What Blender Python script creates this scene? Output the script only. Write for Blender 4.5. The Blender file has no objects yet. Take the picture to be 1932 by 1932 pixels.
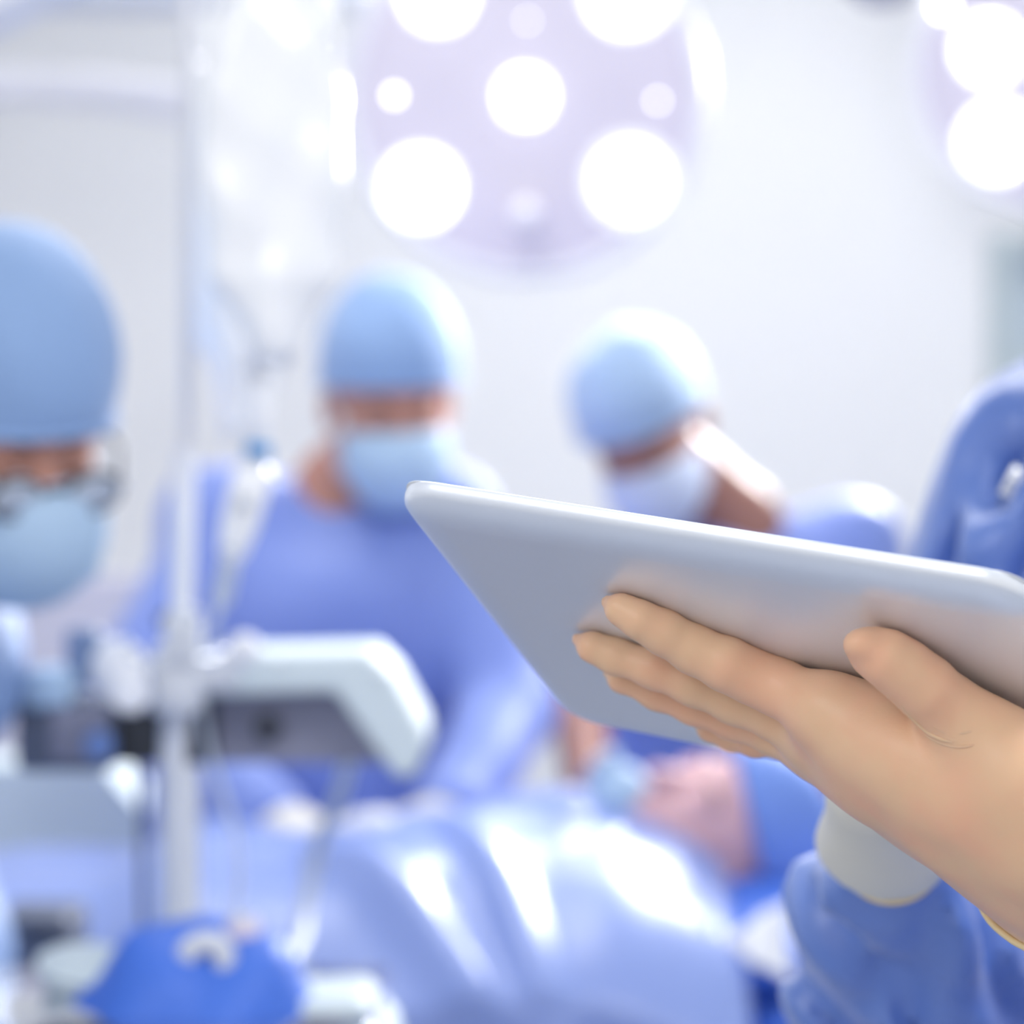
import bpy, bmesh, math, random
import numpy as np
from mathutils import Vector, Matrix
random.seed(4)
S = bpy.context.scene
COL = S.collection

# ------------------------------------------------------------------ camera, world, light, exposure
FPX, CAMZ = 5000.0, 1.35
cd = bpy.data.cameras.new('camera'); cam = bpy.data.objects.new('camera', cd); COL.objects.link(cam)
cam.location = (0, 0, CAMZ); cam.rotation_euler = (math.pi / 2, 0, 0)
cd.sensor_width = 36.0; cd.lens = 36.0 * FPX / 1932.0
cd.clip_start = 0.02
cd.dof.use_dof = True; cd.dof.focus_distance = 0.915
cd.dof.aperture_fstop = (cd.lens / 1000) / 0.0160
S.camera = cam
S.view_settings.view_transform = 'Standard'; S.view_settings.look = 'None'
S.view_settings.exposure = 0.05; S.view_settings.gamma = 1.0
S.view_settings.use_curve_mapping = False

w = bpy.data.worlds.new('world'); S.world = w; w.use_nodes = True
w.node_tree.nodes['Background'].inputs[0].default_value = (1.0, 0.985, 0.965, 1)
w.node_tree.nodes['Background'].inputs[1].default_value = 0.86

def area(name, loc, target, power, sx, sy, color=(1, 1, 1), spread=180):
    l = bpy.data.lights.new(name, 'AREA'); l.shape = 'RECTANGLE'; l.size = sx; l.size_y = sy
    l.energy = power; l.color = color; l.spread = math.radians(spread)
    o = bpy.data.objects.new(name, l); COL.objects.link(o); o.location = loc
    o.rotation_euler = (Vector(target) - Vector(loc)).to_track_quat('-Z', 'Y').to_euler()
    return o
area('ceiling_and_fill_area', (0.3, 4.9, 2.97), (0.3, 4.9, 0), 4, 1.5, 0.9)
area('ceiling_and_fill_area', (-0.35, 3.05, 2.97), (-0.35, 3.05, 0), 14, 1.2, 0.8)
area('ceiling_and_fill_area', (0.9, 0.6, 2.97), (0.9, 0.6, 0), 25, 1.2, 0.9)
area('rim_light_area', (1.25, 5.7, 2.5), (-0.2, 3.2, 1.4), 75, 0.6, 0.5, spread=120)  # added out-of-view light that rims the surgeons from behind
area('ceiling_and_fill_area', (1.0, 5.2, 2.97), (1.0, 6.2, 1.0), 3, 0.7, 0.5, color=(1.0, 0.97, 0.92))  # added light that brightens the right part of the back wall
area('ceiling_and_fill_area', (-1.5, -0.5, 2.8), (0.1, 1.1, 1.2), 20, 1.4, 1.0)  # added fill behind the camera, lifting the hand, tablet edge and near gown

# ------------------------------------------------------------------ helpers
def srgb(r, g, b):
    f = lambda c: (c / 255) / 12.92 if c / 255 <= 0.04045 else ((c / 255 + 0.055) / 1.055) ** 2.4
    return (f(r), f(g), f(b), 1)
def P(px, py, D):
    return np.array([(px - 966) / FPX * D, D, CAMZ - (py - 966) / FPX * D])
A3 = lambda *v: np.array(v, float)
def Z(D): return FPX / D           # pixels per metre at a depth

def mat(name, col, rough=0.6, metal=0.0, spec=0.5, var=0.04, scale=12, bump=0.0, bscale=60, sss=0.0,
        trans=0.0, coat=0.0, sheen=0.0, alpha=1.0, emis=None, estr=0):
    m = bpy.data.materials.new(name); m.use_nodes = True
    nt = m.node_tree; b = nt.nodes['Principled BSDF']
    c = srgb(*col)
    tc = nt.nodes.new('ShaderNodeTexCoord')
    nz = nt.nodes.new('ShaderNodeTexNoise'); nz.inputs['Scale'].default_value = scale; nz.inputs['Detail'].default_value = 3
    nt.links.new(tc.outputs['Object'], nz.inputs['Vector'])
    mr = nt.nodes.new('ShaderNodeMapRange'); mr.inputs[3].default_value = 1 - var; mr.inputs[4].default_value = 1 + var
    nt.links.new(nz.outputs['Fac'], mr.inputs[0])
    mx = nt.nodes.new('ShaderNodeVectorMath'); mx.operation = 'SCALE'; mx.inputs[0].default_value = c[:3]
    nt.links.new(mr.outputs[0], mx.inputs['Scale']); nt.links.new(mx.outputs[0], b.inputs['Base Color'])
    b.inputs['Roughness'].default_value = rough; b.inputs['Metallic'].default_value = metal
    b.inputs['Specular IOR Level'].default_value = spec
    b.inputs['Coat Weight'].default_value = coat; b.inputs['Coat Roughness'].default_value = 0.15
    b.inputs['Sheen Weight'].default_value = sheen
    b.inputs['Transmission Weight'].default_value = trans; b.inputs['Alpha'].default_value = alpha
    if sss:
        b.inputs['Subsurface Weight'].default_value = sss; b.inputs['Subsurface Radius'].default_value = (0.012, 0.005, 0.003)
        b.inputs['Subsurface Scale'].default_value = 0.5
    if emis:
        b.inputs['Emission Color'].default_value = srgb(*emis); b.inputs['Emission Strength'].default_value = estr
    if bump:
        n2 = nt.nodes.new('ShaderNodeTexNoise'); n2.inputs['Scale'].default_value = bscale; n2.inputs['Detail'].default_value = 4
        nt.links.new(tc.outputs['Object'], n2.inputs['Vector'])
        bp = nt.nodes.new('ShaderNodeBump'); bp.inputs['Strength'].default_value = bump; bp.inputs['Distance'].default_value = 0.004
        nt.links.new(n2.outputs['Fac'], bp.inputs['Height']); nt.links.new(bp.outputs[0], b.inputs['Normal'])
    return m

M = dict(
    wall=mat('wall_paint', (240, 240, 239), 0.7, var=0.01, scale=2),
    wall_r=mat('wall_paint_warm', (244, 244, 242), 0.7, var=0.01, scale=2),
    ceil=mat('ceiling_paint', (228, 231, 234), 0.8, var=0.01),
    floor=mat('floor_vinyl', (160, 168, 184), 0.35, var=0.05),
    gown=mat('gown_blue', (122, 143, 212), 0.5, var=0.03, bump=0.25, bscale=30, sheen=0.3),
    gown2=mat('gown_holder', (92, 126, 204), 0.36, var=0.03, bump=0.15, bscale=40, sheen=0.3, spec=0.9),
    drape=mat('drape_blue', (138, 158, 216), 0.36, var=0.03, spec=0.7),
    cloth=mat('cloth_blue', (70, 116, 216), 0.55, var=0.04),
    cap=mat('cap_blue', (138, 168, 212), 0.7, var=0.03, sheen=0.3),
    cap2=mat('cap_greyblue', (150, 174, 205), 0.7, var=0.03, sheen=0.3),
    mask=mat('mask_blue', (176, 202, 228), 0.7, var=0.02),
    white=mat('white_fabric', (236, 238, 244), 0.6, var=0.02),
    skin=mat('skin_tan', (196, 142, 124), 0.5, var=0.05, sss=0.15),
    skin_d=mat('skin_brown', (164, 116, 102), 0.5, var=0.05, sss=0.1),
    skin_p=mat('skin_pink', (226, 182, 186), 0.5, var=0.05, sss=0.15),
    brow=mat('eyebrow_hair', (60, 44, 38), 0.8),
    glove=mat('glove_latex', (232, 186, 150), 0.42, var=0.05, scale=30, sss=0.25, bump=0.08, bscale=120, spec=0.45),
    glove_c=mat('glove_cuff_latex', (228, 224, 212), 0.5, var=0.03, spec=0.4),
    bead=mat('glove_bead', (228, 206, 160), 0.45),
    alu=mat('brushed_aluminium', (234, 239, 248), 0.34, metal=0.5, var=0.01, scale=300, bump=0.02, bscale=1500),
    glass=mat('dark_glass', (12, 13, 16), 0.08, var=0),
    bezel=mat('bezel_white', (235, 236, 238), 0.2, var=0),
    plastic=mat('plastic_white', (212, 216, 224), 0.35, var=0.02),
    tealp=mat('plastic_pale_teal', (208, 220, 225), 0.65, var=0.02),
    greyp=mat('plastic_slate', (134, 136, 156), 0.5, var=0.03),
    dark=mat('plastic_dark', (44, 50, 62), 0.45, var=0.03),
    darkg=mat('plastic_darkgrey', (96, 104, 124), 0.6, var=0.03),
    chrome=mat('chrome', (225, 228, 232), 0.12, metal=1.0, var=0),
    pole=mat('painted_steel', (218, 219, 226), 0.35, var=0.01),
    bag=mat('iv_bag_film', (250, 251, 253), 0.18, var=0.01, trans=0.0, coat=0.6),
    tube=mat('clear_tube', (206, 216, 232), 0.5, var=0.0, trans=0.3, coat=0.0),
    blueclip=mat('blue_clip', (60, 150, 215), 0.4),
    lampw=mat('lamp_housing', (236, 235, 240), 0.35, var=0.01),
    lampd=mat('lamp_face', (214, 207, 218), 0.3, var=0.02),
    teal=mat('window_frame_teal', (196, 208, 210), 0.5),
    pane=mat('frosted_pane', (208, 222, 230), 0.25, var=0.02, scale=3),
    seal=mat('lamp_ring_red', (240, 150, 160), 0.5),
)
def emat(name, col, s):
    m = bpy.data.materials.new(name); m.use_nodes = True; nt = m.node_tree
    b = nt.nodes['Principled BSDF']; b.inputs['Base Color'].default_value = (0.8, 0.8, 0.8, 1)
    b.inputs['Emission Color'].default_value = srgb(*col); b.inputs['Emission Strength'].default_value = s
    return m
gm = M['glove']; nt = gm.node_tree; pb = nt.nodes['Principled BSDF']
base_link = pb.inputs['Base Color'].links[0].from_socket
n3 = nt.nodes.new('ShaderNodeTexNoise'); n3.inputs['Scale'].default_value = 38; n3.inputs['Detail'].default_value = 2
tc3 = nt.nodes.new('ShaderNodeTexCoord'); nt.links.new(tc3.outputs['Object'], n3.inputs['Vector'])
cr = nt.nodes.new('ShaderNodeValToRGB'); cr.color_ramp.elements[0].position = 0.38; cr.color_ramp.elements[1].position = 0.68
cr.color_ramp.elements[0].color = srgb(228, 194, 158); cr.color_ramp.elements[1].color = srgb(236, 178, 150)
nt.links.new(n3.outputs['Fac'], cr.inputs['Fac'])
mxc = nt.nodes.new('ShaderNodeMixRGB'); mxc.blend_type = 'MIX'; mxc.inputs[0].default_value = 0.45
nt.links.new(base_link, mxc.inputs[1]); nt.links.new(cr.outputs['Color'], mxc.inputs[2]); nt.links.new(mxc.outputs['Color'], pb.inputs['Base Color'])
M['led'] = emat('lamp_led', (250, 252, 255), 9.0)
M['led2'] = emat('lamp_led_soft', (250, 250, 252), 1.6)
M['bowl'] = emat('reflector_halo_glow', (246, 247, 250), 0.2)  # faint emission standing in for the soft halo round each lens
M['led3'] = emat('lamp_led_point', (250, 252, 255), 6.0)
M['panel'] = emat('ceiling_panel_glow', (250, 252, 255), 2.2)

def tag(o, label=None, cat=None, group=None, kind=None):
    if label: o['label'] = label
    if cat: o['category'] = cat
    if group: o['group'] = group
    if kind: o['kind'] = kind
    return o
def empty(name, loc):
    o = bpy.data.objects.new(name, None); o.empty_display_size = 0.05; COL.objects.link(o); o.location = Vector(loc)
    return o
def world_loc(o):
    v = Vector((0, 0, 0))
    while o: v += o.location; o = o.parent
    return v
def build(name, verts, faces, m, parent=None, origin=None, smooth=True, sharp=None):
    """verts in world metres; origin: where the object's own origin goes."""
    verts = np.asarray(verts, float)
    if origin is None:
        origin = np.array([(verts[:, 0].min() + verts[:, 0].max()) / 2, (verts[:, 1].min() + verts[:, 1].max()) / 2, verts[:, 2].min()])
    origin = np.asarray(origin, float)
    me = bpy.data.meshes.new(name)
    faces = faces.tolist() if hasattr(faces, 'tolist') else faces
    me.from_pydata((verts - origin).tolist(), [], faces)
    me.validate(); me.update()
    if smooth: me.polygons.foreach_set('use_smooth', [True] * len(me.polygons))
    if smooth and sharp: me.set_sharp_from_angle(angle=math.radians(sharp))
    me.materials.append(m)
    o = bpy.data.objects.new(name, me); COL.objects.link(o)
    if parent is not None:
        o.parent = parent; o.location = Vector(origin) - world_loc(parent)
    else:
        o.location = Vector(origin)
    return o

# --- mesh pieces: each returns (verts, faces); join() merges them into one part
def join(*ps):
    V, F, n = [], [], 0
    for v, f in ps:
        v = np.asarray(v, float); V.append(v); F += [[i + n for i in q] for q in f]; n += len(v)
    return np.concatenate(V), F
def from_bm(bm):
    bm.verts.ensure_lookup_table(); bm.verts.index_update()
    v = [tuple(x.co) for x in bm.verts]; f = [[x.index for x in q.verts] for q in bm.faces]; bm.free()
    return np.array(v), f
def box(c, s, bev=0.004, R=None, seg=3):
    bm = bmesh.new(); bmesh.ops.create_cube(bm, size=1)
    for v in bm.verts: v.co = Vector((v.co.x * s[0], v.co.y * s[1], v.co.z * s[2]))
    if bev: bmesh.ops.bevel(bm, geom=bm.edges[:], offset=bev, segments=seg, profile=0.5, affect='EDGES')
    v, f = from_bm(bm)
    if R is not None: v = v @ np.asarray(R).T
    return v + np.asarray(c), f
def tube(pts, r, n=16, closed=False, cap=True):
    pts = [np.asarray(p, float) for p in pts]; k = len(pts)
    rs = r if hasattr(r, '__len__') else [r] * k
    V, F = [], []; up = np.array([0.13, 0.31, 0.94]); prev = None
    for i, p in enumerate(pts):
        if closed: t = pts[(i + 1) % k] - pts[i - 1]
        else: t = pts[min(i + 1, k - 1)] - pts[max(i - 1, 0)]
        t = t / (np.linalg.norm(t) + 1e-12)
        a = (up if prev is None else prev); a = a - t * (a @ t)
        if np.linalg.norm(a) < 1e-6: a = np.cross(t, [1, 0, 0])
        a /= np.linalg.norm(a); prev = a; b = np.cross(t, a)
        for j in range(n):
            th = 2 * math.pi * j / n
            V.append(p + rs[i] * (a * math.cos(th) + b * math.sin(th)))
    m = k if closed else k - 1
    for i in range(m):
        for j in range(n):
            i2 = (i + 1) % k
            F.append([i * n + j, i * n + (j + 1) % n, i2 * n + (j + 1) % n, i2 * n + j])
    if cap and not closed:
        F.append(list(range(n))[::-1]); F.append([(k - 1) * n + j for j in range(n)])
    return np.array(V), F
def lathe(prof, c, axis=(0, 0, 1), n=32):
    """prof: list of (radius, distance along the axis)"""
    a = np.array(axis, float); a /= np.linalg.norm(a)
    u = np.cross(a, [0, 0, 1] if abs(a[2]) < 0.9 else [1, 0, 0]); u /= np.linalg.norm(u); v = np.cross(a, u)
    V, F = [], []
    for r, h in prof:
        for j in range(n):
            th = 2 * math.pi * j / n
            V.append(np.array(c) + a * h + max(r, 1e-5) * (u * math.cos(th) + v * math.sin(th)))
    for i in range(len(prof) - 1):
        for j in range(n):
            F.append([i * n + j, i * n + (j + 1) % n, (i + 1) * n + (j + 1) % n, (i + 1) * n + j])
    F.append(list(range(n))[::-1]); F.append([(len(prof) - 1) * n + j for j in range(n)])
    return np.array(V), F
def ball(c, r, n=20):
    rr = np.ones(3) * r
    prof = [(math.sin(t), -math.cos(t)) for t in np.linspace(0.02, math.pi - 0.02, n // 2 + 2)]
    v, f = lathe(prof, (0, 0, 0), n=n)
    return v * rr + np.asarray(c), f
def spline(pts, n=24):
    pts = [np.asarray(p, float) for p in pts]; q = [2 * pts[0] - pts[1]] + pts + [2 * pts[-1] - pts[-2]]; out = []
    for i in range(1, len(q) - 2):
        for t in np.linspace(0, 1, n, endpoint=False):
            a, b, c, d = q[i - 1], q[i], q[i + 1], q[i + 2]
            out.append(0.5 * (2 * b + (c - a) * t + (2 * a - 5 * b + 4 * c - d) * t * t + (3 * b - a - 3 * c + d) * t ** 3))
    out.append(pts[-1]); return out

# --- implicit surfaces: smooth unions of limbs, meshed by surface nets
class Field:
    def __init__(s, lo, hi, h):
        s.lo = np.asarray(lo, float); s.h = h
        n = np.ceil((np.asarray(hi) - s.lo) / h).astype(int) + 1
        s.n = n; s.F = np.full(n, 0.06, np.float32)
        s.ax = [s.lo[i] + h * np.arange(n[i]) for i in range(3)]
    def _box(s, lo, hi, pad):
        a = np.clip(np.floor((lo - pad - s.lo) / s.h).astype(int), 0, s.n); b = np.clip(np.ceil((hi + pad - s.lo) / s.h).astype(int) + 1, 0, s.n)
        sl = tuple(slice(a[i], b[i]) for i in range(3))
        return sl, s.ax[0][sl[0]][:, None, None], s.ax[1][sl[1]][None, :, None], s.ax[2][sl[2]][None, None, :]
    def _put(s, sl, d, k, sub):
        f = s.F[sl]
        if f.size == 0: return
        if sub:
            d = -d
            if k > 0:
                h = np.clip(0.5 - 0.5 * (f - d) / k, 0, 1); s.F[sl] = f * (1 - h) + d * h + k * h * (1 - h)
            else: s.F[sl] = np.maximum(f, d)
        else:
            if k > 0:
                h = np.clip(0.5 + 0.5 * (f - d) / k, 0, 1); s.F[sl] = f * (1 - h) + d * h - k * h * (1 - h)
            else: s.F[sl] = np.minimum(f, d)
    def cone(s, a, b, ra, rb=None, k=0.0, sub=False, sq=None):
        """round cone from a to b; sq = (direction, factor) flattens it along a direction"""
        a = np.asarray(a, float); b = np.asarray(b, float); rb = ra if rb is None else rb
        R = max(ra, rb); sl, X, Y, W = s._box(np.minimum(a, b) - R, np.maximum(a, b) + R, k + 3 * s.h + 0.004)
        ab = b - a; L = ab @ ab + 1e-12
        px, py, pz = X - a[0], Y - a[1], W - a[2]
        t = np.clip((px * ab[0] + py * ab[1] + pz * ab[2]) / L, 0, 1)
        dx, dy, dz = px - t * ab[0], py - t * ab[1], pz - t * ab[2]
        if sq is not None:
            n = np.asarray(sq[0], float); n /= np.linalg.norm(n); g = 1 / sq[1] - 1
            q = dx * n[0] + dy * n[1] + dz * n[2]
            d2 = dx * dx + dy * dy + dz * dz + q * q * ((1 + g) ** 2 - 1)
        else: d2 = dx * dx + dy * dy + dz * dz
        s._put(sl, np.sqrt(d2) - (ra + (rb - ra) * t), k, sub); return s
    def ell(s, c, r, R=None, k=0.0, sub=False, cut=None):
        """ellipsoid; cut = list of (point, outward normal) planes that trim it"""
        c = np.asarray(c, float); r = np.asarray(r, float); R = np.eye(3) if R is None else np.asarray(R)
        sl, X, Y, W = s._box(c - r.max(), c + r.max(), k + 3 * s.h + 0.004)
        X, Y, W = X - c[0], Y - c[1], W - c[2]
        q = [(X * R[0, i] + Y * R[1, i] + W * R[2, i]) for i in range(3)]
        k0 = np.sqrt(sum((q[i] / r[i]) ** 2 for i in range(3))); k1 = np.sqrt(sum((q[i] / r[i] ** 2) ** 2 for i in range(3))) + 1e-9
        d = k0 * (k0 - 1) / k1
        for p, n in (cut or []):
            p = np.asarray(p, float) - c; n = np.asarray(n, float) / np.linalg.norm(n)
            d = np.maximum(d, (X - p[0]) * n[0] + (Y - p[1]) * n[1] + (W - p[2]) * n[2])
        s._put(sl, d, k, sub); return s
    def chain(s, pts, rs, k=0.0, sq=None, sub=False):
        for i in range(len(pts) - 1): s.cone(pts[i], pts[i + 1], rs[i], rs[i + 1], k, sub, sq)
        return s
    def disp(s, fn):
        X, Y, W = s.ax[0][:, None, None], s.ax[1][None, :, None], s.ax[2][None, None, :]
        s.F += fn(X, Y, W).astype(np.float32); return s
    def plane(s, p, n):
        """keep only the side opposite to n"""
        p = np.asarray(p, float); n = np.asarray(n, float) / np.linalg.norm(n)
        X, Y, W = s.ax[0][:, None, None], s.ax[1][None, :, None], s.ax[2][None, None, :]
        s.F = np.maximum(s.F, ((X - p[0]) * n[0] + (Y - p[1]) * n[1] + (W - p[2]) * n[2]).astype(np.float32)); return s
    def mesh(s):
        F = s.F; I = F < 0
        nx, ny, nz = F.shape
        cnt = np.zeros((nx - 1, ny - 1, nz - 1), np.int8)
        cor = [(a, b, c) for a in (0, 1) for b in (0, 1) for c in (0, 1)]
        for a, b, c in cor: cnt += I[a:nx - 1 + a, b:ny - 1 + b, c:nz - 1 + c]
        act = (cnt > 0) & (cnt < 8); idx = np.argwhere(act)
        vid = np.full(act.shape, -1, np.int32); vid[act] = np.arange(len(idx))
        acc = np.zeros((len(idx), 3)); num = np.zeros(len(idx))
        for i, A in enumerate(cor):
            for ax in range(3):
                if A[ax]: continue
                B = list(A); B[ax] = 1
                fa = F[idx[:, 0] + A[0], idx[:, 1] + A[1], idx[:, 2] + A[2]]; fb = F[idx[:, 0] + B[0], idx[:, 1] + B[1], idx[:, 2] + B[2]]
                m = (fa < 0) != (fb < 0); t = np.where(m, fa / (fa - fb + 1e-20), 0)
                p = np.tile(np.array(A, float), (len(idx), 1)); p[:, ax] = t
                acc[m] += p[m]; num[m] += 1
        V = s.lo + s.h * (idx + acc / num[:, None])
        Q = []
        for ax in range(3):
            o1, o2 = (ax + 1) % 3, (ax + 2) % 3
            sa = [slice(None)] * 3; sb = [slice(None)] * 3; sa[ax] = slice(0, -1); sb[ax] = slice(1, None)
            a, b = I[tuple(sa)], I[tuple(sb)]
            e = np.argwhere(a != b)
            e = e[(e[:, o1] > 0) & (e[:, o2] > 0) & (e[:, o1] < F.shape[o1] - 1) & (e[:, o2] < F.shape[o2] - 1)]
            if not len(e): continue
            ins = a[e[:, 0], e[:, 1], e[:, 2]]
            def g(d1, d2):
                q = e.copy(); q[:, o1] -= d1; q[:, o2] -= d2; return vid[q[:, 0], q[:, 1], q[:, 2]]
            q = np.stack([g(1, 1), g(0, 1), g(0, 0), g(1, 0)], 1)
            q[~ins] = q[~ins][:, ::-1]; Q.append(q)
        return V, np.concatenate(Q)

def relax(V, Fq, it=2, lam=0.5):
    e = np.concatenate([Fq[:, [0, 1]], Fq[:, [1, 2]], Fq[:, [2, 3]], Fq[:, [3, 0]]]); e = np.concatenate([e, e[:, ::-1]])
    n = np.bincount(e[:, 0], minlength=len(V))[:, None] + 1e-9
    for _ in range(it):
        for l in (lam, -lam * 1.03):
            A = np.zeros_like(V)
            for c in range(3): A[:, c] = np.bincount(e[:, 0], V[e[:, 1], c], minlength=len(V))
            V = V + l * (A / n - V)
    return V

def rotz(a): c, s = math.cos(a), math.sin(a); return np.array([[c, -s, 0], [s, c, 0], [0, 0, 1]])
def frame(fwd, up):
    """columns: right, forward, up"""
    f = np.array(fwd, float); f /= np.linalg.norm(f); u = np.array(up, float); u -= f * (u @ f); u /= np.linalg.norm(u)
    return np.stack([np.cross(f, u), f, u], 1)

# ================================================================== THE ROOM
def slab(name, c, s, m, bev=0):
    o = build(name, *box(c, s, bev), m, smooth=False); tag(o, kind='structure'); return o
slab('floor', (0, 2.4, -0.05), (5.2, 8.2, 0.1), M['floor'])
slab('ceiling', (0, 2.4, 3.05), (5.2, 8.2, 0.1), M['ceil'])
slab('wall_left', (-2.55, 2.4, 1.5), (0.1, 8.2, 3.0), M['wall'])
slab('wall_right', (2.55, 2.4, 1.5), (0.1, 8.2, 3.0), M['wall_r'])
slab('wall_back', (-0.69, 6.3, 1.5), (3.62, 0.1, 3.0), M['wall'])
tag(build('baseboard_back', *box((0.1, 6.235, 0.06), (5.0, 0.03, 0.12), 0.004), M['greyp'], smooth=False), kind='structure')
slab('wall_above_window', (1.83, 6.3, 2.5), (1.42, 0.1, 1.0), M['wall_r'])
slab('wall_below_window', (1.83, 6.3, 0.3), (1.42, 0.1, 0.6), M['wall'])
slab('wall_beside_window', (2.36, 6.3, 1.3), (0.36, 0.1, 1.4), M['wall_r'])
wd = tag(empty('window_1', (1.65, 6.3, 0.6)), kind='structure')
fr = join(box((1.15, 6.27, 1.3), (0.05, 0.1, 1.4), 0.004), box((2.15, 6.27, 1.3), (0.05, 0.1, 1.4), 0.004),
          box((1.65, 6.27, 1.975), (0.96, 0.1, 0.05), 0.004), box((1.65, 6.27, 0.625), (0.96, 0.1, 0.05), 0.004),
          box((1.65, 6.27, 1.68), (0.96, 0.08, 0.04), 0.004))
build('window_frame', *fr, M['teal'], wd, smooth=False)
build('window_pane', *box((1.65, 6.3, 1.3), (0.96, 0.012, 1.34), 0), M['pane'], wd, smooth=False)

def ceiling_fixture(x, y, sx, sy, label):
    e = tag(empty('ceiling_light', (x, y, 2.985)), label, 'ceiling light', 'flat panel lights in the ceiling')
    t = 0.04
    build('light_frame', *join(box((x - sx / 2, y, 2.985), (t, sy + t, 0.03), 0.003), box((x + sx / 2, y, 2.985), (t, sy + t, 0.03), 0.003),
          box((x, y - sy / 2, 2.985), (sx - t, t, 0.03), 0.003), box((x, y + sy / 2, 2.985), (sx - t, t, 0.03), 0.003)), M['plastic'], e, smooth=False)
    build('light_panel', *box((x, y, 2.988), (sx - t, sy - t, 0.012), 0), M['panel'], e, smooth=False)
ceiling_fixture(0.3, 4.9, 1.5, 0.9, 'rectangular ceiling light panel above the far wall')
ceiling_fixture(-0.35, 3.05, 1.2, 0.8, 'rectangular ceiling light panel above the operating table')
ceiling_fixture(0.9, 0.6, 1.2, 0.9, 'rectangular ceiling light panel above the tablet holder')

ceiling_fixture(1.0, 5.2, 0.7, 0.5, 'small unseen ceiling light panel added near the window to brighten the wall')  # fixture made for the light added to brighten the wall
wlh = tag(empty('added_rim_light', (1.25, 5.72, 2.5)), 'rectangular white light added out of view behind the surgeons to rim-light them', 'light')  # housing and stem made up for the added rim light
dv = Vector((-0.2, 3.2, 1.4)) - Vector((1.25, 5.7, 2.5)); Rm = np.array(dv.to_track_quat('-Z', 'Y').to_matrix())
build('light_housing', *box(A3(1.25, 5.7, 2.5) - np.array(dv.normalized()) * 0.035, (0.66, 0.56, 0.05), 0.01, Rm), M['plastic'], wlh, sharp=40)
build('light_stem', *tube([A3(1.25, 5.75, 2.54), A3(1.25, 5.75, 3.0)], 0.018, 14), M['plastic'], wlh)
# boom arms at the upper left
bm = tag(empty('ceiling_boom', (-1.35, 5.0, 3.0)), 'pale grey ceiling boom arms crossing the upper left corner', 'ceiling boom')
build('boom_column', *lathe([(0.05, 0), (0.05, 0.9)], (-1.35, 5.0, 2.1)), M['plastic'], bm, sharp=40)
build('boom_arm', *join(tube(spline([P(-300, 130, 5.0), P(0, 160, 5.0), P(200, 172, 4.95), P(420, 205, 4.9)], 10), 0.036, 20)), M['lampw'], bm, sharp=40)
build('boom_bar', *join(box(P(160, -8, 4.6), (1.0, 0.12, 0.05), 0.02)), M['plastic'], bm, sharp=40)
bo = tag(empty('ceiling_rail', P(20, 0, 3.6)), 'bright white ceiling rail end in the top left corner', 'rail')
build('rail', *tube([P(-260, 135, 3.6), P(210, -95, 3.4)], 0.034, 24), M['white'], bo, sharp=40)
build('rail_hanger', *tube([P(-150, 80, 3.55), P(-150, 80, 3.55) * A3(1, 1, 0) + A3(0, 0, 3.0)], 0.016, 14), M['lampw'], bo)

# ================================================================== SURGICAL LAMPS
def lamp(name, c, nrm, R, pods, label, power, aim, small=()):
    c = np.asarray(c, float); B = frame(nrm, (0, 0, 1)); n = B[:, 1]
    e = tag(empty(name, c), label, 'surgical lamp', 'surgical lamps over the table')
    build('lamp_housing', *lathe([(0.02, -0.1), (R * 0.45, -0.085), (R * 0.85, -0.05), (R, -0.015), (R, 0.01), (R * 0.96, 0.022), (R * 0.93, 0.012), (0.01, 0.012)], c, n, 56), M['lampw'], e, sharp=50)
    build('lamp_face', *lathe([(0.01, 0.0125), (R * 0.9, 0.0125), (R * 0.9, 0.015), (0.01, 0.016)], c, n, 56), M['lampd'], e, sharp=50)
    for dx, dz, r, mm in pods:
        q = c - B[:, 0] * dx + B[:, 2] * dz + n * 0.014
        o = build('lamp_lens', *lathe([(r, 0), (r, 0.008), (r * 0.9, 0.016), (r * 0.5, 0.024), (0.001, 0.027)], q, n, 32), M[mm], e, sharp=60)
        build('reflector_halo', *lathe([(r * 1.28, 0), (r * 1.28, 0.006), (r * 1.15, 0.005), (r * 0.98, 0.001)], q, n, 40), M['bowl'], o, sharp=60)  # reflector ring that glows to give the lens its soft halo
    for dx, dz, r in small:
        q = c - B[:, 0] * dx + B[:, 2] * dz + n * 0.014
        build('lamp_bulb', *lathe([(r, 0), (r, 0.006), (0.001, 0.008)], q, n, 16), M['led3'], e)
    build('handle', *join(lathe([(0.02, 0.0), (0.017, 0.03), (0.02, 0.09), (0.012, 0.11)], c + B[:, 2] * -R * 0.62 + n * 0.01, n)), M['lampw'], e, sharp=50)
    top = np.array([c[0] + 0.1, c[1] + 0.35, 2.95])
    build('arm', *tube(spline([c - n * 0.09, c - n * 0.2 + np.array([0, 0, 0.1]), c + np.array([0.05, 0.33, 0.42]), top], 8), 0.022, 16), M['lampw'], e, sharp=50)
    sp = bpy.data.lights.new('lamp_beam', 'SPOT'); sp.energy = power; sp.spot_size = math.radians(72); sp.spot_blend = 0.4; sp.shadow_soft_size = 0.11
    so = bpy.data.objects.new('lamp_beam', sp); COL.objects.link(so); so.location = Vector(c + n * 0.06)
    so.rotation_euler = (Vector(aim) - Vector(c)).to_track_quat('-Z', 'Y').to_euler()
    return e
s1 = 4.3 / FPX
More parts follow.
